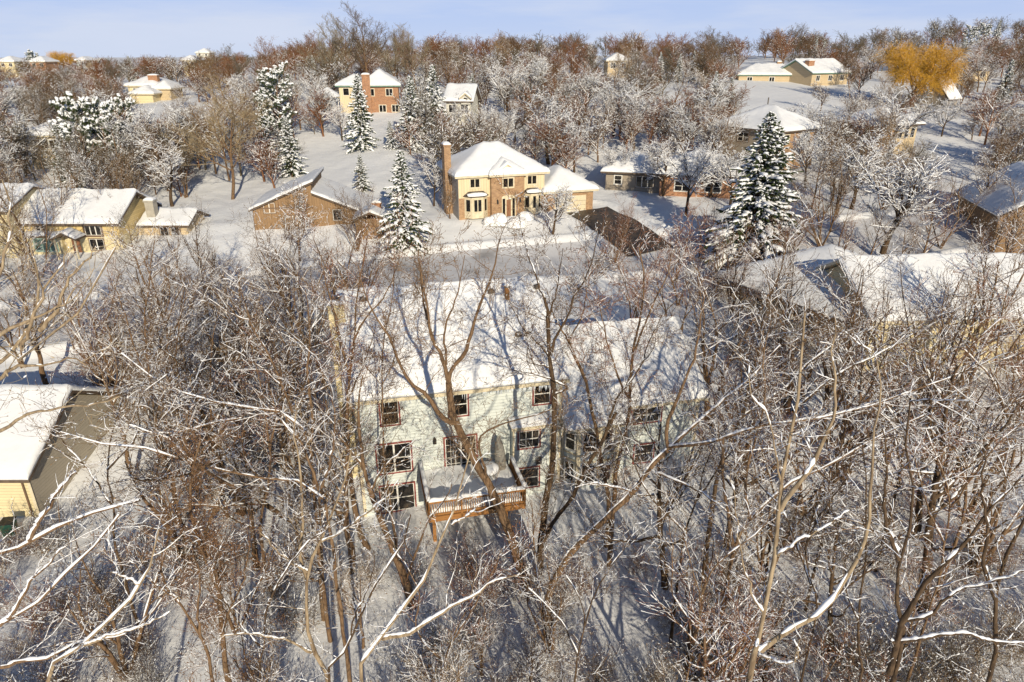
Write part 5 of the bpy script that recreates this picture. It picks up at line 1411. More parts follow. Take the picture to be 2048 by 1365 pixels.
def scatter(n, y0, y1, pxa, pxb, kinds, hts, cols, gap, wid=.22, seed=1, tries=40, ypow=1.0, check=True):
    rng = np.random.default_rng(seed); k = 0
    for _ in range(n * tries):
        if k >= n: break
        y = y0 + (y1 - y0) * rng.uniform(0, 1) ** ypow; px = rng.uniform(pxa, pxb); x = (px - 1024) / FPX * y * 1.03
        H = rng.uniform(*hts)
        if y > 175: H *= .68 if px < 610 else .86
        if any((x - a) ** 2 + (y - b) ** 2 < (gap * (1 + y / 260)) ** 2 for a, b, *_ in PLACED[-400:]): continue
        if on_house(x, y) or near_road(x, y): continue
        if check and blocked(x, y, H, wid): continue
        kd = kinds[rng.integers(len(kinds))]; col = cols[rng.integers(len(cols))]
        j = rng.uniform(.8, 1.25); plant(kd, x, y, H, tuple(c * j for c in col), rng.uniform(1.0, 1.45)); k += 1
    return k
cnt = []
cnt.append(scatter(18, 196, 300, -60, 2110, ['brown_far'], (11, 16), [(.24, .115, .06), BROWN, GREY, (.26, .15, .075)], 6.5, .2, 1))
cnt.append(scatter(44, 150, 235, -60, 2110, ['brown_far', 'brown_far', 'snowy_tall'], (9, 14), [(.24, .12, .065), BROWN, TAN], 4.5, .14, 2, 90))
cnt.append(scatter(60, 105, 160, -60, 2110, ['snowy_tall', 'snowy_round', 'brown_far', 'snowy_round'], (7, 12), [BROWN, TAN, GREY], 3.4, .14, 3, 90))
cnt.append(scatter(26, 80, 118, 1180, 2110, ['snowy_round', 'red_multi', 'snowy_tall'], (6, 10), [BROWN, GREY, TAN], 3.0, .16, 4, 90))
cnt.append(scatter(20, 82, 118, -60, 520, ['snowy_round', 'snowy_tall', 'red_multi'], (8, 12), [BROWN, GREY, TAN], 3.0, .16, 5, 90))
cnt.append(scatter(21, 44, 68, 120, 700, ['near_multi', 'near_multi', 'near_tall'], (9, 13.5), [RED, RED, BROWN], 3.2, .2, 6))
cnt.append(scatter(14, 40, 66, -100, 300, ['near_multi', 'near_tall'], (7, 11), [TAN, BROWN, GREY], 3.0, .12, 7, 90))
cnt.append(scatter(19, 50, 70, 1130, 2120, ['near_multi', 'near_multi', 'near_tall'], (6, 9.5), [RED, BROWN, RED], 3.0, .2, 8))
cnt.append(scatter(19, 26, 46, 1400, 2200, ['near_multi', 'near_tall', 'near_multi'], (10, 15), [BROWN, RED, BROWN], 3.0, .2, 9))
cnt.append(scatter(13, 26, 44, 100, 680, ['near_multi', 'near_tall', 'near_multi'], (9, 14), [BROWN, BROWN, TAN], 3.2, .2, 10))
cnt.append(scatter(5, 16, 25, 760, 1420, ['near_multi', 'near_tall'], (4, 7.5), [BROWN, TAN, BROWN], 1.9, .2, 11, 60, check=False))
cnt.append(scatter(8, 14, 26, 1420, 2080, ['near_multi', 'near_tall'], (5, 9.5), [BROWN, BROWN, RED], 1.9, .2, 12, 60, check=False))
cnt.append(scatter(6, 14, 27, 0, 640, ['near_multi', 'near_tall'], (5, 9), [BROWN, TAN, BROWN], 2.0, .2, 13, 60, check=False))
print('scatter', cnt)
#PART5
# ------------------------------------------------------------------ near trees, traced limb by limb
def hero(name, paths, color, label, sn=None, bark='bark', seed=0, dens=1.0, group='near trees behind the mint house', rmin=None, base=None, side=1.0):
    """paths: list of ([(px, py, Y) ...], r0, r1); the first starts at the foot of the tree"""
    rng = np.random.default_rng(seed)
    pts = []; rmin = rmin or max(.0045, .00028 * paths[0][0][0][2])
    for i, (pp, r0, r1) in enumerate(paths):
        w = [at(*q) for q in pp]
        if i == 0:
            b = w[0].copy() if base is None else np.array([base[0], base[1], 0.0]); g = tz(b[0], b[1])
            if base is None:
                b[2] = g
                if w[0][2] < g + .3: w[0] = b - UP * .15
                else: w = [b - UP * .2] + w
            else: b[2] = g; w = [b - UP * .2] + w
            foot = b
        pts.append((w, r0, r1))
    P, Rr = stems_of([([q - foot for q in w], r0, r1) for w, r0, r1 in pts], 16, rng=rng)
    sn = dict(sn or SN_NEAR); sn.setdefault('lb', .006); sn.setdefault('line', .5)
    # limbs of second order on the traced stems
    L = np.linalg.norm(np.diff(P, axis=1), axis=2).sum(1)
    n1 = np.maximum(1, np.round(L * .55 * dens)).astype(int)
    lim = spawn(P, Rr, n1, .22, 1.0, 44, 14, 1, .25, 9, .14, .06, .0085, rng, absL=2.6 * side)
    allP = (np.concatenate([resample(P, Rr, 10)[0], lim[0]]), np.concatenate([resample(P, Rr, 10)[1], lim[1]]))
    c = dict(d2=1.3 * dens, a2=44, l2=.4, w=.17, trop=.06, rk=.006, d3=4.2 * dens, a3=45, l3=.5, rmin=rmin, abs2=1.5 * side, abs3=.7 * side, d4=3.8 * dens, a4=45, abs4=.32, s2=.2, t2=.2)
    cr_ = crown_from(*allP, c, rng)
    me = tree_meshes('t', P, Rr, lim, cr_, rng, sn or SN_NEAR, bark, (10, 5, 4, 3, 3))
    e = put_tree('bare_tree', me, tuple(foot), 0, (1, 1), color, label, 'tree', group)
    PLACED.append((foot[0], foot[1], 16, 'hero'))
    return e
SN_NEAR = dict(cover=.64, thick=1.05, fr=(.34, .17), size=.016, len=.045, buds=.5, lc=.9, line=.75)
SN_NLIGHT = dict(cover=.4, thick=.8, fr=(.12, .05), size=.016, len=.04, buds=.9, lc=.8, line=.3)

hero('t', [([(1052, 1172, 27.6), (1030, 1100, 27.8), (1005, 1030, 28), (970, 955, 28), (932, 890, 28), (907, 835, 28), (897, 765, 28)], .25, .16),
    ([(897, 765, 28), (883, 712, 28), (870, 690, 28), (861, 660, 28.3), (850, 620, 28.6), (843, 575, 29), (838, 520, 29.3)], .11, .02),
    ([(870, 690, 28), (861, 670, 28), (856, 624, 27.8), (848, 584, 27.6), (841, 540, 27.5), (836, 490, 27.3)], .07, .015),
    ([(897, 765, 28), (905, 735, 28), (930, 706, 27.8), (937, 680, 27.6), (948, 650, 27.4), (958, 615, 27.2), (975, 575, 27), (990, 530, 27), (1000, 480, 27)], .11, .02),
    ([(893, 730, 28), (888, 673, 28.2), (897, 636, 28.3), (908, 606, 28.5), (919, 568, 28.7), (930, 510, 29)], .06, .015),
    ([(905, 848, 28), (880, 830, 27.8), (856, 792, 27.6), (833, 775, 27.5), (819, 765, 27.4), (801, 729, 27.2), (791, 705, 27), (777, 671, 26.8), (753, 636, 26.6), (735, 600, 26.4), (722, 560, 26.2)], .11, .02),
    ([(975, 960, 28), (957, 888, 27), (975, 862, 26.6), (1001, 850, 26.4), (1040, 838, 26.2), (1078, 829, 26), (1110, 815, 25.8)], .07, .02)],
    (.24, .155, .09), 'tall forked brown tree leaning across the middle of the mint house', SN_NLIGHT, 'bark', 1, 1.1)
hero('t', [([(1078, 1128, 29), (1086, 1060, 29), (1093, 993, 29), (1104, 940, 29), (1107, 882, 29), (1110, 838, 29), (1107, 779, 29), (1099, 721, 29), (1097, 657, 29), (1096, 632, 29)], .20, .09),
    ([(1096, 632, 29), (1091, 600, 29), (1080, 581, 29.2), (1072, 550, 29.4), (1058, 515, 29.6), (1045, 465, 30)], .07, .015),
    ([(1101, 712, 29), (1106, 689, 29), (1117, 665, 28.8), (1133, 637, 28.6), (1148, 592, 28.4), (1166, 565, 28.2), (1185, 520, 28), (1195, 470, 28)], .07, .015),
    ([(1097, 640, 29), (1103, 615, 29), (1112, 590, 29), (1118, 550, 29.2), (1125, 500, 29.4)], .05, .012),
    ([(1096, 711, 29), (1085, 697, 29), (1061, 673, 28.8), (1045, 655, 28.6), (1035, 636, 28.5), (1020, 608, 28.3)], .05, .015),
    ([(1098, 735, 29), (1080, 730, 28.6), (1050, 722, 28.2), (1020, 708, 28)], .04, .012),
    ([(1107, 790, 29), (1135, 775, 28.5), (1090, 755, 28.2), (1060, 748, 28), (1028, 740, 27.8)], .05, .02)],
    BROWN, 'tall straight tree plastered with snow in front of the corner of the mint house', SN_NEAR, 'bark_dark', 2, 1.15)
hero('t', [([(1072, 1150, 28.3), (1082, 1095, 28.3), (1098, 1057, 28.3), (1125, 1020, 28.2), (1145, 993, 28), (1166, 950, 28), (1185, 915, 28), (1207, 882, 28), (1232, 825, 28)], .14, .07),
    ([(1207, 882, 28), (1229, 811, 27.8), (1250, 775, 27.6), (1280, 735, 27.5), (1300, 680, 27.4), (1325, 630, 27.2)], .07, .015),
    ([(1166, 950, 28), (1190, 935, 27.6), (1215, 930, 27.4), (1240, 915, 27.2), (1262, 905, 27)], .04, .02)],
    BROWN, 'dark snow-topped tree slanting right from beside the plastered trunk', None, 'bark_dark', 3, 1.1)
hero('t', [([(1218, 1005, 30.5), (1205, 940, 30.5), (1192, 860, 30.5), (1180, 800, 30.5), (1174, 775, 30.5), (1166, 749, 30.4), (1150, 716, 30.2), (1138, 684, 30)], .13, .07),
    ([(1138, 684, 30), (1117, 650, 29.8), (1104, 618, 29.6), (1095, 580, 29.5)], .05, .012), ([(1138, 684, 30), (1148, 663, 30), (1158, 645, 30), (1169, 615, 30), (1172, 560, 30)], .05, .012)],
    BROWN, 'curving brown tree over the roof junction of the mint house', SN_NLIGHT, 'bark', 4, 1.15)
hero('t', [([(1225, 1040, 29), (1228, 1000, 29), (1229, 964, 29), (1238, 925, 29), (1246, 887, 29), (1255, 850, 29), (1258, 817, 29), (1261, 759, 29), (1267, 700, 29), (1282, 630, 29), (1290, 560, 29), (1280, 495, 29)], .14, .03),
    ([(1270, 700, 29), (1290, 650, 28.8), (1310, 600, 28.6), (1335, 550, 28.4), (1345, 500, 28.4)], .06, .015), ([(1258, 800, 29), (1235, 750, 28.6), (1215, 690, 28.4), (1205, 640, 28.2), (1195, 590, 28)], .06, .015)],
    RED, 'straight reddish tree in front of the garage wing of the mint house', None, 'bark', 5, 1.25)
hero('t', [([(1098, 1190, 25), (1120, 1140, 25), (1147, 1100, 25), (1197, 1052, 25), (1230, 1020, 25), (1264, 987, 25), (1290, 950, 25), (1317, 917, 25), (1337, 900, 25)], .17, .11),
    ([(1337, 900, 25), (1364, 873, 24.8), (1408, 835, 24.6), (1452, 797, 24.4), (1510, 748, 24.2), (1560, 690, 24)], .075, .012),
    ([(1337, 900, 25), (1331, 864, 25), (1343, 826, 25), (1364, 779, 25), (1387, 723, 25), (1400, 650, 25), (1410, 580, 25)], .09, .02),
    ([(1337, 895, 25), (1365, 893, 24.5), (1393, 890, 24), (1440, 880, 23.6), (1481, 870, 23.4), (1569, 846, 23), (1686, 826, 22.6), (1760, 800, 22.4)], .08, .02),
    ([(1264, 987, 25), (1230, 975, 24.6), (1190, 968, 24.4), (1150, 975, 24.2)], .05, .02), ([(1300, 940, 25), (1350, 960, 24), (1400, 985, 23.5), (1450, 1020, 23), (1490, 1060, 22.6)], .05, .02)],
    BROWN, 'thick diagonal tree rising to the right with a heavy ridge of snow on its trunk', dict(SN_NEAR, cover=.85, thick=1.25), 'bark', 6, .9)
hero('t', [([(1498, 1365, 9.5), (1515, 1302, 9.6), (1533, 1214, 9.8), (1551, 1123, 10), (1559, 1053, 10.2), (1564, 965, 10.4), (1566, 905, 10.5), (1586, 840, 10.7), (1603, 764, 10.9), (1607, 703, 11), (1612, 630, 11.1)], .115, .02),
    ([(1521, 1302, 9.6), (1545, 1290, 9.6), (1575, 1265, 9.6), (1624, 1243, 9.7), (1668, 1199, 9.8), (1700, 1141, 9.9), (1726, 1097, 10), (1738, 1047, 10.1), (1744, 965, 10.2), (1745, 890, 10.3), (1762, 800, 10.4), (1755, 720, 10.5)], .055, .01),
    ([(1561, 1020, 10.3), (1578, 990, 10.2), (1600, 965, 10.2), (1621, 943, 10.2), (1653, 870, 10.3), (1671, 805, 10.4), (1669, 717, 10.5), (1668, 640, 10.6)], .05, .01),
    ([(1564, 990, 10.4), (1550, 893, 10.4), (1536, 834, 10.5), (1501, 787, 10.5), (1500, 730, 10.6)], .022, .008),
    ([(1520, 1310, 9.6), (1545, 1320, 9.4), (1572, 1330, 9.2), (1595, 1318, 9.1), (1600, 1298, 9.1), (1590, 1280, 9.2)], .025, .012),
    ([(1530, 1230, 9.8), (1505, 1190, 9.8), (1490, 1140, 9.9), (1478, 1080, 10), (1470, 1000, 10.1), (1458, 940, 10.2)], .02, .006),
    ([(1556, 1110, 10), (1590, 1085, 9.9), (1640, 1060, 9.9), (1700, 1020, 9.9)], .02, .006)],
    (.33, .25, .165), 'smooth pale-grey trunk rising close to us at the lower right', dict(SN_NEAR, thick=1.2, cover=.7, size=.014, len=.06), 'bark_pale', 7, .55, side=.45, rmin=.004)
hero('t', [([(655, 1365, 17), (647, 1340, 17), (633, 1310, 17), (620, 1287, 17), (614, 1235, 17), (613, 1185, 17), (617, 1141, 17), (630, 1105, 17), (647, 1068, 17), (665, 1015, 17), (690, 965, 17), (705, 900, 17)], .115, .02),
    ([(614, 1160, 17), (604, 1130, 17.1), (600, 1100, 17.2), (602, 1060, 17.3), (604, 994, 17.4), (598, 930, 17.5), (588, 860, 17.6), (592, 800, 17.7)], .06, .012),
    ([(622, 1305, 17), (600, 1292, 16.8), (575, 1280, 16.6), (550, 1275, 16.4), (500, 1268, 16.2), (440, 1272, 16)], .05, .02),
    ([(615, 1145, 17), (585, 1125, 16.8), (550, 1100, 16.6), (520, 1060, 16.5)], .05, .015), ([(640, 1085, 17), (690, 1060, 16.8), (730, 1030, 16.6), (770, 1000, 16.4), (800, 960, 16.2)], .04, .012)],
    (.46, .38, .26), 'pale birch-like tree with an upright white trunk, lower left of the middle', dict(SN_NEAR, size=.018), 'bark_pale', 8, .7, side=.7)
hero('t', [([(722, 1365, 14.6), (745, 1295, 14.7), (770, 1268, 14.8), (800, 1225, 14.9), (835, 1180, 15), (860, 1130, 15.1), (882, 1080, 15.2), (905, 1030, 15.3), (920, 975, 15.4), (935, 930, 15.5), (950, 870, 15.6)], .115, .015),
    ([(765, 1278, 14.8), (800, 1270, 14.7), (830, 1262, 14.6), (860, 1240, 14.6), (900, 1215, 14.6), (950, 1190, 14.6), (985, 1165, 14.6), (1040, 1150, 14.6)], .07, .015),
    ([(905, 1050, 15.3), (930, 1035, 15.2), (960, 1010, 15), (990, 1000, 15)], .025, .008)],
    (.44, .36, .25), 'pale slanting tree with thick snow on its upper side, bottom middle', dict(SN_NEAR, cover=.8, thick=1.15, size=.017), 'bark_pale', 9, .6, side=.65)
hero('t', [([(658, 1365, 16), (680, 1320, 16), (702, 1276, 16), (720, 1235, 16), (740, 1194, 16), (755, 1165, 16), (770, 1141, 16), (787, 1117, 16), (810, 1080, 16), (820, 1030, 16)], .075, .02), ([(700, 1280, 16), (705, 1240, 16), (725, 1200, 16), (745, 1150, 16), (750, 1100, 16)], .03, .01)],
    BROWN, 'dark snow-capped trunk running up between the two pale trees', dict(SN_NEAR, cover=.8, thick=1.15), 'bark_dark', 10, .6, side=.7)
hero('t', [([(826, 1225, 26), (820, 1195, 26), (812, 1165, 26), (800, 1135, 26), (790, 1111, 26), (778, 1080, 26), (765, 1050, 26), (752, 1015, 26), (742, 980, 26), (730, 940, 26), (720, 880, 26), (716, 820, 26), (725, 750, 26)], .22, .03),
    ([(812, 1165, 26), (826, 1120, 26), (838, 1090, 26), (858, 1040, 26), (885, 1005, 26), (905, 970, 26)], .07, .02), ([(742, 980, 26), (765, 940, 25.6), (800, 905, 25.3), (830, 880, 25)], .06, .015), ([(730, 940, 26), (700, 900, 26), (670, 860, 26), (650, 800, 26)], .07, .015)],
    BROWN, 'rough-barked brown tree left of the deck with snowy side limbs', None, 'bark', 11, .9)
hero('t', [([(742, 1140, 30.5), (728, 1090, 30.5), (715, 1050, 30.5), (707, 1000, 30.5), (700, 950, 30.5), (694, 870, 30.5), (697, 780, 30.5), (704, 721, 30.5), (709, 676, 30.5), (713, 610, 30.5), (722, 540, 30.5), (735, 470, 30.5)], .17, .02),
    ([(709, 676, 30.5), (722, 650, 30.4), (735, 632, 30.3), (765, 598, 30), (785, 560, 29.8), (800, 510, 29.6)], .06, .012), ([(700, 760, 30.5), (685, 700, 30.5), (672, 640, 30.5), (655, 580, 30.5), (640, 510, 30.5)], .08, .015), ([(697, 800, 30.5), (720, 745, 30), (738, 700, 29.8), (755, 640, 29.6)], .05, .012)],
    RED, 'brown tree climbing past the left corner of the mint house roof', None, 'bark', 12, 1.0)
hero('t', [([(790, 1075, 30), (778, 1000, 30), (768, 920, 30), (765, 850, 30), (764, 780, 30), (763, 720, 30), (768, 680, 30), (776, 640, 30), (785, 590, 30), (790, 530, 30)], .08, .015), ([(764, 770, 30), (780, 740, 30), (790, 715, 29.8), (805, 690, 29.6), (815, 650, 29.5)], .03, .01)],
    BROWN, 'thin tree in front of the upper left window of the mint house', SN_NLIGHT, 'bark', 13, 1.2)
hero('t', [([(-60, 820, 13), (-10, 762, 13), (29, 731, 13), (45, 700, 13), (59, 678, 13), (85, 661, 13), (132, 649, 13), (173, 608, 13), (205, 575, 13), (226, 552, 13), (231, 496, 13)], .11, .015),
    ([(-60, 700, 13), (0, 672, 13), (35, 652, 13), (97, 622, 13), (126, 608, 13), (150, 575, 13.2)], .06, .012), ([(-40, 790, 13), (29, 735, 12.8), (60, 733, 12.7), (88, 731, 12.6), (120, 722, 12.5), (141, 716, 12.5), (175, 730, 12.5)], .05, .012),
    ([(80, 662, 13), (114, 622, 13.1), (125, 590, 13.2), (141, 555, 13.3), (176, 517, 13.4), (192, 490, 13.5)], .05, .01), ([(45, 700, 13), (70, 622, 13), (88, 584, 13.1), (117, 540, 13.2), (138, 500, 13.3)], .045, .01),
    ([(-80, 900, 12.5), (0, 864, 12.5), (40, 840, 12.4), (73, 826, 12.4), (120, 817, 12.3), (161, 814, 12.3), (200, 805, 12.2), (240, 792, 12.2)], .05, .012), ([(-60, 760, 13), (10, 720, 13.3), (60, 640, 13.6), (75, 560, 14), (60, 480, 14.3)], .05, .01),
    ([(-60, 720, 13), (-20, 600, 13.3), (10, 520, 13.6), (20, 430, 14), (5, 360, 14.3)], .06, .01)],
    (.50, .41, .28), 'pale creamy tree reaching in from the left edge with thick bare limbs', dict(SN_NEAR, cover=.36, thick=.7, size=.014, fr=(.2, .08)), 'bark_pale', 14, .55, base=(-19, 9.0), side=.65)
hero('t', [([(-80, 1190, 15), (0, 1126, 15), (30, 1100, 15), (59, 1082, 15), (95, 1062, 15), (129, 1050, 15), (164, 1030, 15), (220, 1015, 15), (280, 1000, 15)], .12, .03), ([(59, 1082, 15), (75, 1050, 15), (95, 1020, 15.2), (120, 975, 15.5), (150, 945, 15.8)], .06, .02)],
    TAN, 'low snow-loaded limb tree reaching in below the cream garage', dict(SN_NEAR, cover=.85, thick=1.2), 'bark', 15, .7, base=(-21, 13), side=.7)
hero('t', [([(-60, 1300, 14), (0, 1252, 14), (45, 1222, 14), (88, 1194, 14), (130, 1150, 14), (164, 1117, 14), (199, 1082, 14), (240, 1030, 14)], .085, .02), ([(-40, 1345, 13.5), (0, 1334, 13.5), (45, 1322, 13.4), (88, 1317, 13.4), (132, 1299, 13.3), (190, 1280, 13.3), (250, 1270, 13.3)], .06, .02), ([(0, 1252, 14), (35, 1215, 14), (60, 1165, 14), (95, 1130, 14), (130, 1090, 14)], .05, .015)],
    TAN, 'snow-striped leaning tree in the bottom left corner', dict(SN_NEAR, cover=.8, thick=1.15), 'bark', 16, .7, base=(-20, 10), side=.7)
hero('t', [([(95, 1365, 13), (130, 1330, 13), (164, 1296, 13), (205, 1255, 13), (240, 1220, 13), (260, 1200, 13), (275, 1178, 13), (290, 1150, 13), (302, 1120, 13), (318, 1060, 13)], .10, .02), ([(170, 1290, 13), (205, 1275, 13), (240, 1265, 13), (290, 1250, 13), (340, 1225, 13)], .04, .012), ([(280, 1170, 13), (250, 1155, 13), (225, 1145, 13)], .03, .012)],
    (.45, .35, .22), 'tan trunk with a snow ridge, bending up at the lower left', dict(SN_NEAR, cover=.8, thick=1.15), 'bark_pale', 17, .7, side=.65)
hero('t', [([(455, 1365, 18.5), (447, 1300, 18.5), (442, 1243, 18.5), (440, 1185, 18.5), (425, 1129, 18.5), (402, 1085, 18.5), (385, 1050, 18.5), (378, 1010, 18.5), (385, 950, 18.5), (400, 880, 18.5)], .14, .03), ([(440, 1190, 18.5), (415, 1130, 18.3), (395, 1080, 18.1), (350, 1030, 18), (330, 980, 18)], .05, .015), ([(443, 1260, 18.5), (470, 1200, 18.3), (490, 1150, 18.2), (500, 1080, 18)], .05, .015)],
    (.22, .12, .06), 'dark brown trunk wrapped in a tangle of twigs at the lower left', SN_NLIGHT, 'bark', 18, 1.5, side=.8)
hero('t', [([(425, 1365, 17.5), (418, 1320, 17.5), (404, 1273, 17.5), (380, 1235, 17.5), (355, 1200, 17.5), (331, 1170, 17.5), (322, 1120, 17.5), (330, 1060, 17.5)], .10, .02), ([(400, 1270, 17.5), (395, 1210, 17.5), (400, 1160, 17.5), (385, 1100, 17.5)], .05, .015), ([(355, 1200, 17.5), (320, 1175, 17.3), (290, 1150, 17.2), (260, 1120, 17)], .04, .012)],
    (.22, .12, .06), 'thinner brown tree beside the tangled trunk at the lower left', None, 'bark', 19, 1.4, side=.8)
hero('t', [([(352, 1010, 30), (340, 950, 30), (325, 896, 30), (317, 870, 30), (310, 846, 30), (302, 780, 30), (294, 710, 30), (290, 640, 30), (300, 560, 30), (310, 480, 30)], .12, .02), ([(310, 846, 30), (330, 780, 30), (350, 720, 30), (360, 640, 30), (380, 560, 30)], .06, .015), ([(300, 760, 30), (270, 700, 30), (250, 630, 30), (225, 560, 30)], .06, .015)],
    BROWN, 'brown trunk right of the cream garage rising through the tangle', None, 'bark', 20, 1.1)
hero('t', [([(660, 1060, 21), (640, 985, 21), (600, 964, 21), (550, 960, 20.8), (498, 952, 20.6), (440, 938, 20.4), (381, 926, 20.2), (330, 905, 20), (287, 896, 19.8), (230, 890, 19.6), (176, 887, 19.4), (120, 864, 19.2)], .10, .02), ([(640, 985, 21), (620, 930, 21), (600, 880, 21), (560, 840, 21), (540, 780, 21)], .07, .015), ([(640, 985, 21), (660, 930, 21), (670, 860, 21), (665, 790, 21)], .06, .015),
    ([(381, 926, 20.2), (340, 880, 20.2), (300, 865, 20), (260, 850, 20)], .035, .012)],
    TAN, 'tree with one long snow-covered limb stretching left toward the cream garage', dict(SN_NEAR, cover=.8, thick=1.15), 'bark', 21, .9)
hero('t', [([(640, 1130, 24), (632, 1040, 24), (628, 950, 24), (620, 890, 24), (586, 829, 24), (545, 822, 24), (498, 817, 24), (450, 808, 24), (395, 797, 24), (350, 778, 24), (308, 759, 24), (243, 709, 24)], .11, .02), ([(620, 890, 24), (625, 820, 24), (615, 740, 24), (620, 660, 24), (610, 580, 24)], .08, .015), ([(586, 829, 24), (560, 760, 24), (530, 700, 24), (500, 640, 24), (480, 570, 24)], .06, .015), ([(483, 838, 24), (439, 844, 23.6), (395, 855, 23.4), (351, 864, 23.2), (310, 868, 23), (275, 870, 23)], .04, .015)],
    BROWN, 'brown tree with a long drooping snowy limb over the yard left of the mint house', dict(SN_NEAR, cover=.8, thick=1.15), 'bark', 22, 1.1)
hero('t', [([(1798, 1320, 14), (1794, 1260, 14), (1794, 1199, 14), (1797, 1150, 14), (1797, 1111, 14), (1810, 1080, 14), (1820, 1053, 14), (1826, 965, 14), (1815, 890, 14), (1820, 800, 14)], .11, .02), ([(1779, 1346, 14), (1790, 1290, 14), (1814, 1229, 13.9), (1848, 1175, 13.8), (1882, 1129, 13.7), (1931, 1082, 13.6), (1990, 1009, 13.5), (2048, 950, 13.4)], .10, .02),
    ([(1785, 1284, 14), (1820, 1280, 13.8), (1858, 1273, 13.6), (1917, 1267, 13.4), (1955, 1275, 13.3), (1990, 1284, 13.2), (2060, 1287, 13)], .06, .02), ([(1794, 1246, 14), (1852, 1232, 13.7), (1902, 1188, 13.5), (1975, 1164, 13.3), (2060, 1141, 13)], .05, .02), ([(1797, 1120, 14), (1775, 1060, 14), (1770, 1000, 14), (1775, 930, 14), (1765, 860, 14)], .06, .015)],
    (.24, .15, .07), 'dark forked tree with snow-heavy side limbs in the right foreground', dict(SN_NEAR, cover=.8, thick=1.2), 'bark_dark', 23, .8, side=.7)
hero('t', [([(1978, 1365, 13.5), (1984, 1273, 13.5), (1988, 1235, 13.5), (1990, 1199, 13.5), (2000, 1150, 13.5), (2010, 1111, 13.5), (2028, 1070, 13.5), (2046, 1038, 13.5), (2060, 960, 13.5)], .11, .03), ([(1990, 1199, 13.5), (1970, 1130, 13.5), (1975, 1060, 13.5), (1965, 980, 13.5), (1970, 900, 13.5)], .06, .015)],
    (.24, .15, .07), 'mossy dark trunk near the right edge of the foreground', None, 'bark_dark', 24, .8, side=.7)
hero('t', [([(1720, 1365, 16), (1717, 1325, 16), (1717, 1229, 16), (1720, 1200, 16), (1726, 1170, 16), (1735, 1110, 16), (1728, 1040, 16), (1735, 970, 16), (1725, 890, 16)], .07, .015), ([(1717, 1250, 16), (1695, 1190, 16), (1690, 1130, 16), (1675, 1060, 16)], .035, .01)],
    BROWN, 'slim dark sapling between the pale trunk and the forked dark tree', None, 'bark_dark', 25, 1.0, side=.8)
hero('t', [([(1450, 1190, 23), (1468, 1100, 23), (1500, 1040, 23), (1562, 981, 22.8), (1620, 948, 22.6), (1682, 916, 22.4), (1740, 885, 22.2), (1794, 855, 22), (1850, 830, 21.8)], .12, .02), ([(1468, 1100, 23), (1450, 1000, 23), (1448, 875, 23), (1490, 862, 22.8), (1536, 849, 22.6), (1600, 842, 22.4), (1653, 834, 22.3), (1741, 811, 22.1), (1829, 782, 22), (1900, 755, 22)], .08, .02), ([(1500, 1040, 23), (1490, 960, 23), (1510, 880, 23), (1530, 800, 23), (1525, 720, 23), (1540, 640, 23)], .07, .015)],
    BROWN, 'tree with long parallel snowy limbs slanting up to the right', dict(SN_NEAR, cover=.8, thick=1.15), 'bark', 26, 1.1)
hero('t', [([(1425, 1020, 28), (1440, 940, 28), (1470, 860, 28), (1486, 831, 28), (1525, 805, 28), (1565, 782, 28), (1612, 732, 28), (1682, 676, 28), (1700, 640, 28), (1712, 600, 28), (1725, 540, 28)], .14, .02), ([(1594, 814, 28), (1625, 790, 28), (1653, 764, 28), (1690, 740, 28), (1729, 723, 28), (1790, 690, 28), (1860, 650, 28)], .07, .02), ([(1486, 831, 28), (1500, 760, 28), (1520, 700, 28), (1530, 620, 28), (1560, 550, 28), (1570, 480, 28)], .08, .015)],
    BROWN, 'grey-brown spreading tree in front of the grey shaded-roof house', dict(SN_NEAR, cover=.8, thick=1.15), 'bark_dark', 27, 1.1)
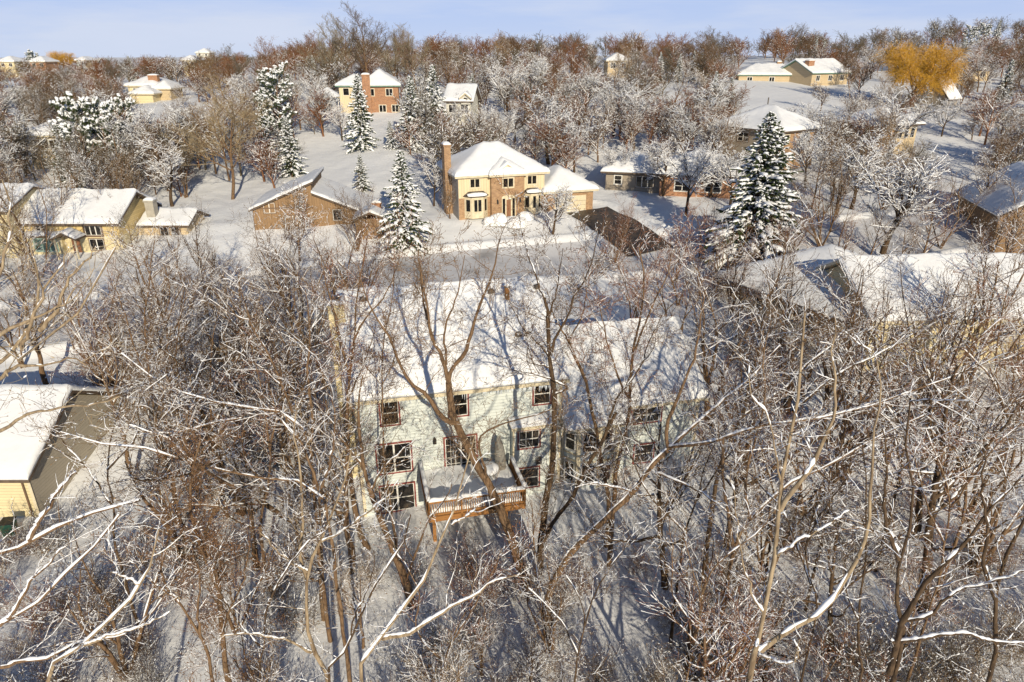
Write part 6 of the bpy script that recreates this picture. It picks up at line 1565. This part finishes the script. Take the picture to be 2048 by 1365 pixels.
for i, (pb, pm, pt, Yd, lab) in enumerate((((1640, 1090), (1690, 850), (1650, 640), 26, 'snowy thicket tree in front of the grey house wall'), ((1930, 1010), (1880, 800), (1960, 560), 27, 'dark thicket tree before the cream house windows'), ((1790, 990), (1840, 780), (1800, 540), 29, 'brown thicket tree rising over the broad sunlit roof'),
        ((2030, 900), (1990, 740), (2030, 520), 30, 'brown thicket tree at the right edge below the brown edge house'), ((1360, 1130), (1395, 1000), (1450, 850), 24, 'short slanted tree right of the thick diagonal trunk'), ((520, 1060), (540, 900), (500, 690), 27, 'reddish tree in the yard left of the mint house'),
        ((590, 1040), (560, 850), (590, 620), 30, 'red-twigged tree beside the mint house left wall'), ((440, 960), (420, 800), (440, 600), 33, 'tangled red-brown tree behind the long snowy limb'), ((230, 1090), (215, 940), (250, 780), 24, 'thin tree at the foot of the cream garage wall'), ((1880, 1150), (1900, 1020), (1850, 860), 21, 'bushy dark tree deep in the right thicket'),
        ((1630, 1240), (1610, 1100), (1640, 980), 18, 'scrubby tree behind the pale-grey trunk'), ((1380, 1320), (1400, 1200), (1370, 1080), 18, 'scrubby sapling left of the pale-grey trunk'), ((1150, 1365), (1170, 1250), (1130, 1150), 18, 'scrubby sapling at the bottom middle'), ((880, 1365), (900, 1290), (960, 1180), 18, 'leaning sapling near the bottom middle'), ((520, 1365), (530, 1230), (560, 1120), 17, 'bushy sapling left of the pale birch-like tree'))):
    rg = np.random.default_rng(500 + i)
    m1 = ((pb[0] + pm[0]) / 2 + rg.uniform(-8, 8), (pb[1] + pm[1]) / 2, Yd)
    hero('t', [([(*pb, Yd), m1, (*pm, Yd), ((pm[0] + pt[0]) / 2 + rg.uniform(-12, 12), (pm[1] + pt[1]) / 2, Yd), (*pt, Yd)], .09 * Yd / 26, .015),
        ([(*pm, Yd), (pm[0] + 45 * rg.uniform(.5, 1.4), pm[1] - 70, Yd - .4), (pm[0] + 100 * rg.uniform(.5, 1.3), pm[1] - 140, Yd - .8), (pm[0] + 150 * rg.uniform(.6, 1.2), pm[1] - 190, Yd - 1)], .05 * Yd / 26, .012),
        ([m1, (m1[0] - 50 * rg.uniform(.5, 1.4), m1[1] - 70, Yd + .4), (m1[0] - 90 * rg.uniform(.5, 1.3), m1[1] - 150, Yd + .6), (m1[0] - 120 * rg.uniform(.5, 1.2), m1[1] - 230, Yd + .8)], .05 * Yd / 26, .012)],
        [BROWN, RED, BROWN, TAN][i % 4], lab, SN_NEAR, 'bark' if i % 2 else 'bark_dark', 60 + i, 1.0, side=.85)

# ---- understorey: arching shrubs over the wood's floor
LB = []
def shrubs(n, y0, y1, xa, xb, seed, hts=(.7, 1.25)):
    rng = np.random.default_rng(seed); k = 0; pts = []
    for _ in range(n * 40):
        if k >= n: break
        y = rng.uniform(y0, y1); px = rng.uniform(xa, xb); x = (px - 1024) / FPX * (y * .921 + 9.9)
        if on_house(x, y, -.6) or near_road(x, y, 5) or any((x - a) ** 2 + (y - b) ** 2 < 1.0 for a, b in pts): continue
        pts.append((x, y)); s = rng.uniform(*hts)
        e = put_tree('bare_shrub', SHR[rng.integers(len(SHR))], (x, y, tz(x, y) - .05), rng.uniform(0, 6.28), (s, s), [BROWN, RED, TAN, GREY][rng.integers(4)], None, 'shrub', 'bare shrubs on the woodland floor')
        AUTO_S.append((x, y, e)); k += 1
AUTO_S = []
shrubs(44, 14.5, 29, 500, 1500, 900, (.5, 1.1))
shrubs(48, 14, 34, 1400, 2150, 901)
shrubs(36, 14, 33, -100, 560, 902, (.5, 1.2))
shrubs(36, 34, 62, 150, 650, 903, (.8, 1.5))
shrubs(30, 40, 62, 1400, 2100, 904, (.8, 1.5))
SLM = [('deck', -2.5, 30), ('mint house wall', 6, 34), ('thick diagonal tree', 2.0, 25), ('pale-grey trunk', 5.5, 9.5), ('forked dark tree', 9, 14), ('pale birch-like tree', -6, 17.5), ('tangled brown trunk', -9.5, 19), ('cream garage', -28, 34), ('rough-barked tree', -4, 26),
       ('leaning tree corner', -14, 14), ('pale slanting tree', -3.5, 15), ('slim dark sapling', 9, 16), ('parallel-limbed tree', 8, 23), ('grey house', 26, 52), ('cream house', 32, 48), ('street', -16, 64), ('brown trunk by the garage', -17, 30), ('spreading grey-brown tree', 9, 28), ('mint house left wall', -11, 36), ('mint house right end', 13, 40)]
bykey = {}
for x, y, e in AUTO_S:
    d = [math.hypot(x - a, y - b) for _, a, b in SLM]; i = int(np.argmin(d)); n, a, b = SLM[i]
    rel = ('behind' if y > b else 'in front of') if abs(y - b) > abs(x - a) else ('to the right of' if x > a else 'to the left of')
    bykey.setdefault((n, rel), []).append((d[i], e))
for (n, rel), L in bykey.items():
    L.sort(key=lambda t: t[0])
    for k, (_, e) in enumerate(L): e['label'] = 'bare shrub %s the %s, %s to it' % (rel, n, ORD[k])

# ---- far woods that read as one mass: low-detail crowns merged in one object
def far_woods():
    rng = np.random.default_rng(4242); VV = []; FF = []; MI = []; o = 0
    base = []
    for s in range(10):
        r2 = np.random.default_rng(700 + s); nearer = s >= 5
        P0 = march(np.array([[0, 0, 0.]]), np.array([[0, 0, 1.]]), np.array([8.]), 5, .05, .05, r2); R0 = taper(np.array([.2]), 5, .3)
        L1 = spawn(P0, R0, 14, .2, 1, 44, 10, 1, .45, 4, .1, .08, .02, r2, absL=6.4)
        L2 = spawn(L1[0], L1[1], 8, .1, 1, 40, 12, .5, .2, 3, .12, .06, .02, r2)
        L3 = spawn(L2[0], np.maximum(L2[1], .03), 4 if not nearer else 5, .1, 1, 42, 12, .55, .2, 2, .15, .05, .02, r2)
        a = joinm([tubes(P0, R0, 4, r2), tubes(L1[0], np.maximum(L1[1], .045), 3, r2), tubes(L2[0], np.maximum(L2[1], .03), 3, r2), tubes(L3[0], np.maximum(L3[1], .02 if nearer else .026), 3, r2)])
        b = snow_bits(L3[0], L3[1], r2, .4, .055 if nearer else .09, .4, 3)
        if nearer: b = joinm([b, snow_bits(L2[0], L2[1], r2, 1.6, .05, .6, 3), snow_on(L1[0], L1[1], r2, .8, 1.4, .03, .3, 2, 3)])
        base.append((a, b))
    n = 0; pts = []
    for _ in range(16000):
        if n >= 1050: break
        mid = n >= 520
        if mid: y = 96 + 150 * rng.uniform(0, 1) ** 1.1
        else: y = 235 + 650 * rng.uniform(0, 1) ** 1.7
        px = rng.uniform(-80, 2130); x = (px - 1024) / FPX * y * 1.03
        if on_house(x, y, 1): continue
        z = float(terr_base(x, y)); s = rng.uniform(.75, 1.15) * (.9 if px > 600 else .62)
        if mid:
            s = rng.uniform(.42, .85)
            if blocked(x, y, 13 * s, .12) or near_road(x, y): continue
        (va, fa), (vb, fb) = base[rng.integers(5) + (5 if mid else 0)]
        a_ = rng.uniform(0, 6.28); c, s_ = math.cos(a_), math.sin(a_); red = rng.integers(0, 3)
        for v, f, mi in ((va, fa, red), (vb, fb, 3)):
            if mi == 3 and rng.uniform() < (.1 + (y - 96) / 150 * .6 if mid else .72): continue
            w = np.stack([(v[:, 0] * c - v[:, 1] * s_) * s * 1.25 + x, (v[:, 0] * s_ + v[:, 1] * c) * s * 1.25 + y, v[:, 2] * s + z - .2], 1)
            VV.append(w.astype(np.float32)); FF.append((f + o).astype(np.int32)); MI.append(np.full(len(f), mi, np.int8)); o += len(w)
        n += 1
    print('woods', n, o)
    mats = [mat('far_wood_red', (.22, .105, .055), .9, .1), mat('far_wood_brown', (.16, .10, .058), .9, .1), mat('far_wood_grey', (.15, .125, .09), .9, .1), M['twig_snow']]
    me = np_mesh('far_woods', np.concatenate(VV), np.concatenate(FF), mats, np.concatenate(MI))
    ob = link('far_woods', me); tag(ob, 'brown leafless woods covering the far hills up to the skyline', 'woods', kind='stuff')
far_woods()
finish_labels()
nt_ = sum(1 for o in COL.objects if o.get('category') == 'tree'); print('trees', nt_, 'faces', sum(len(m.polygons) for m in bpy.data.meshes))
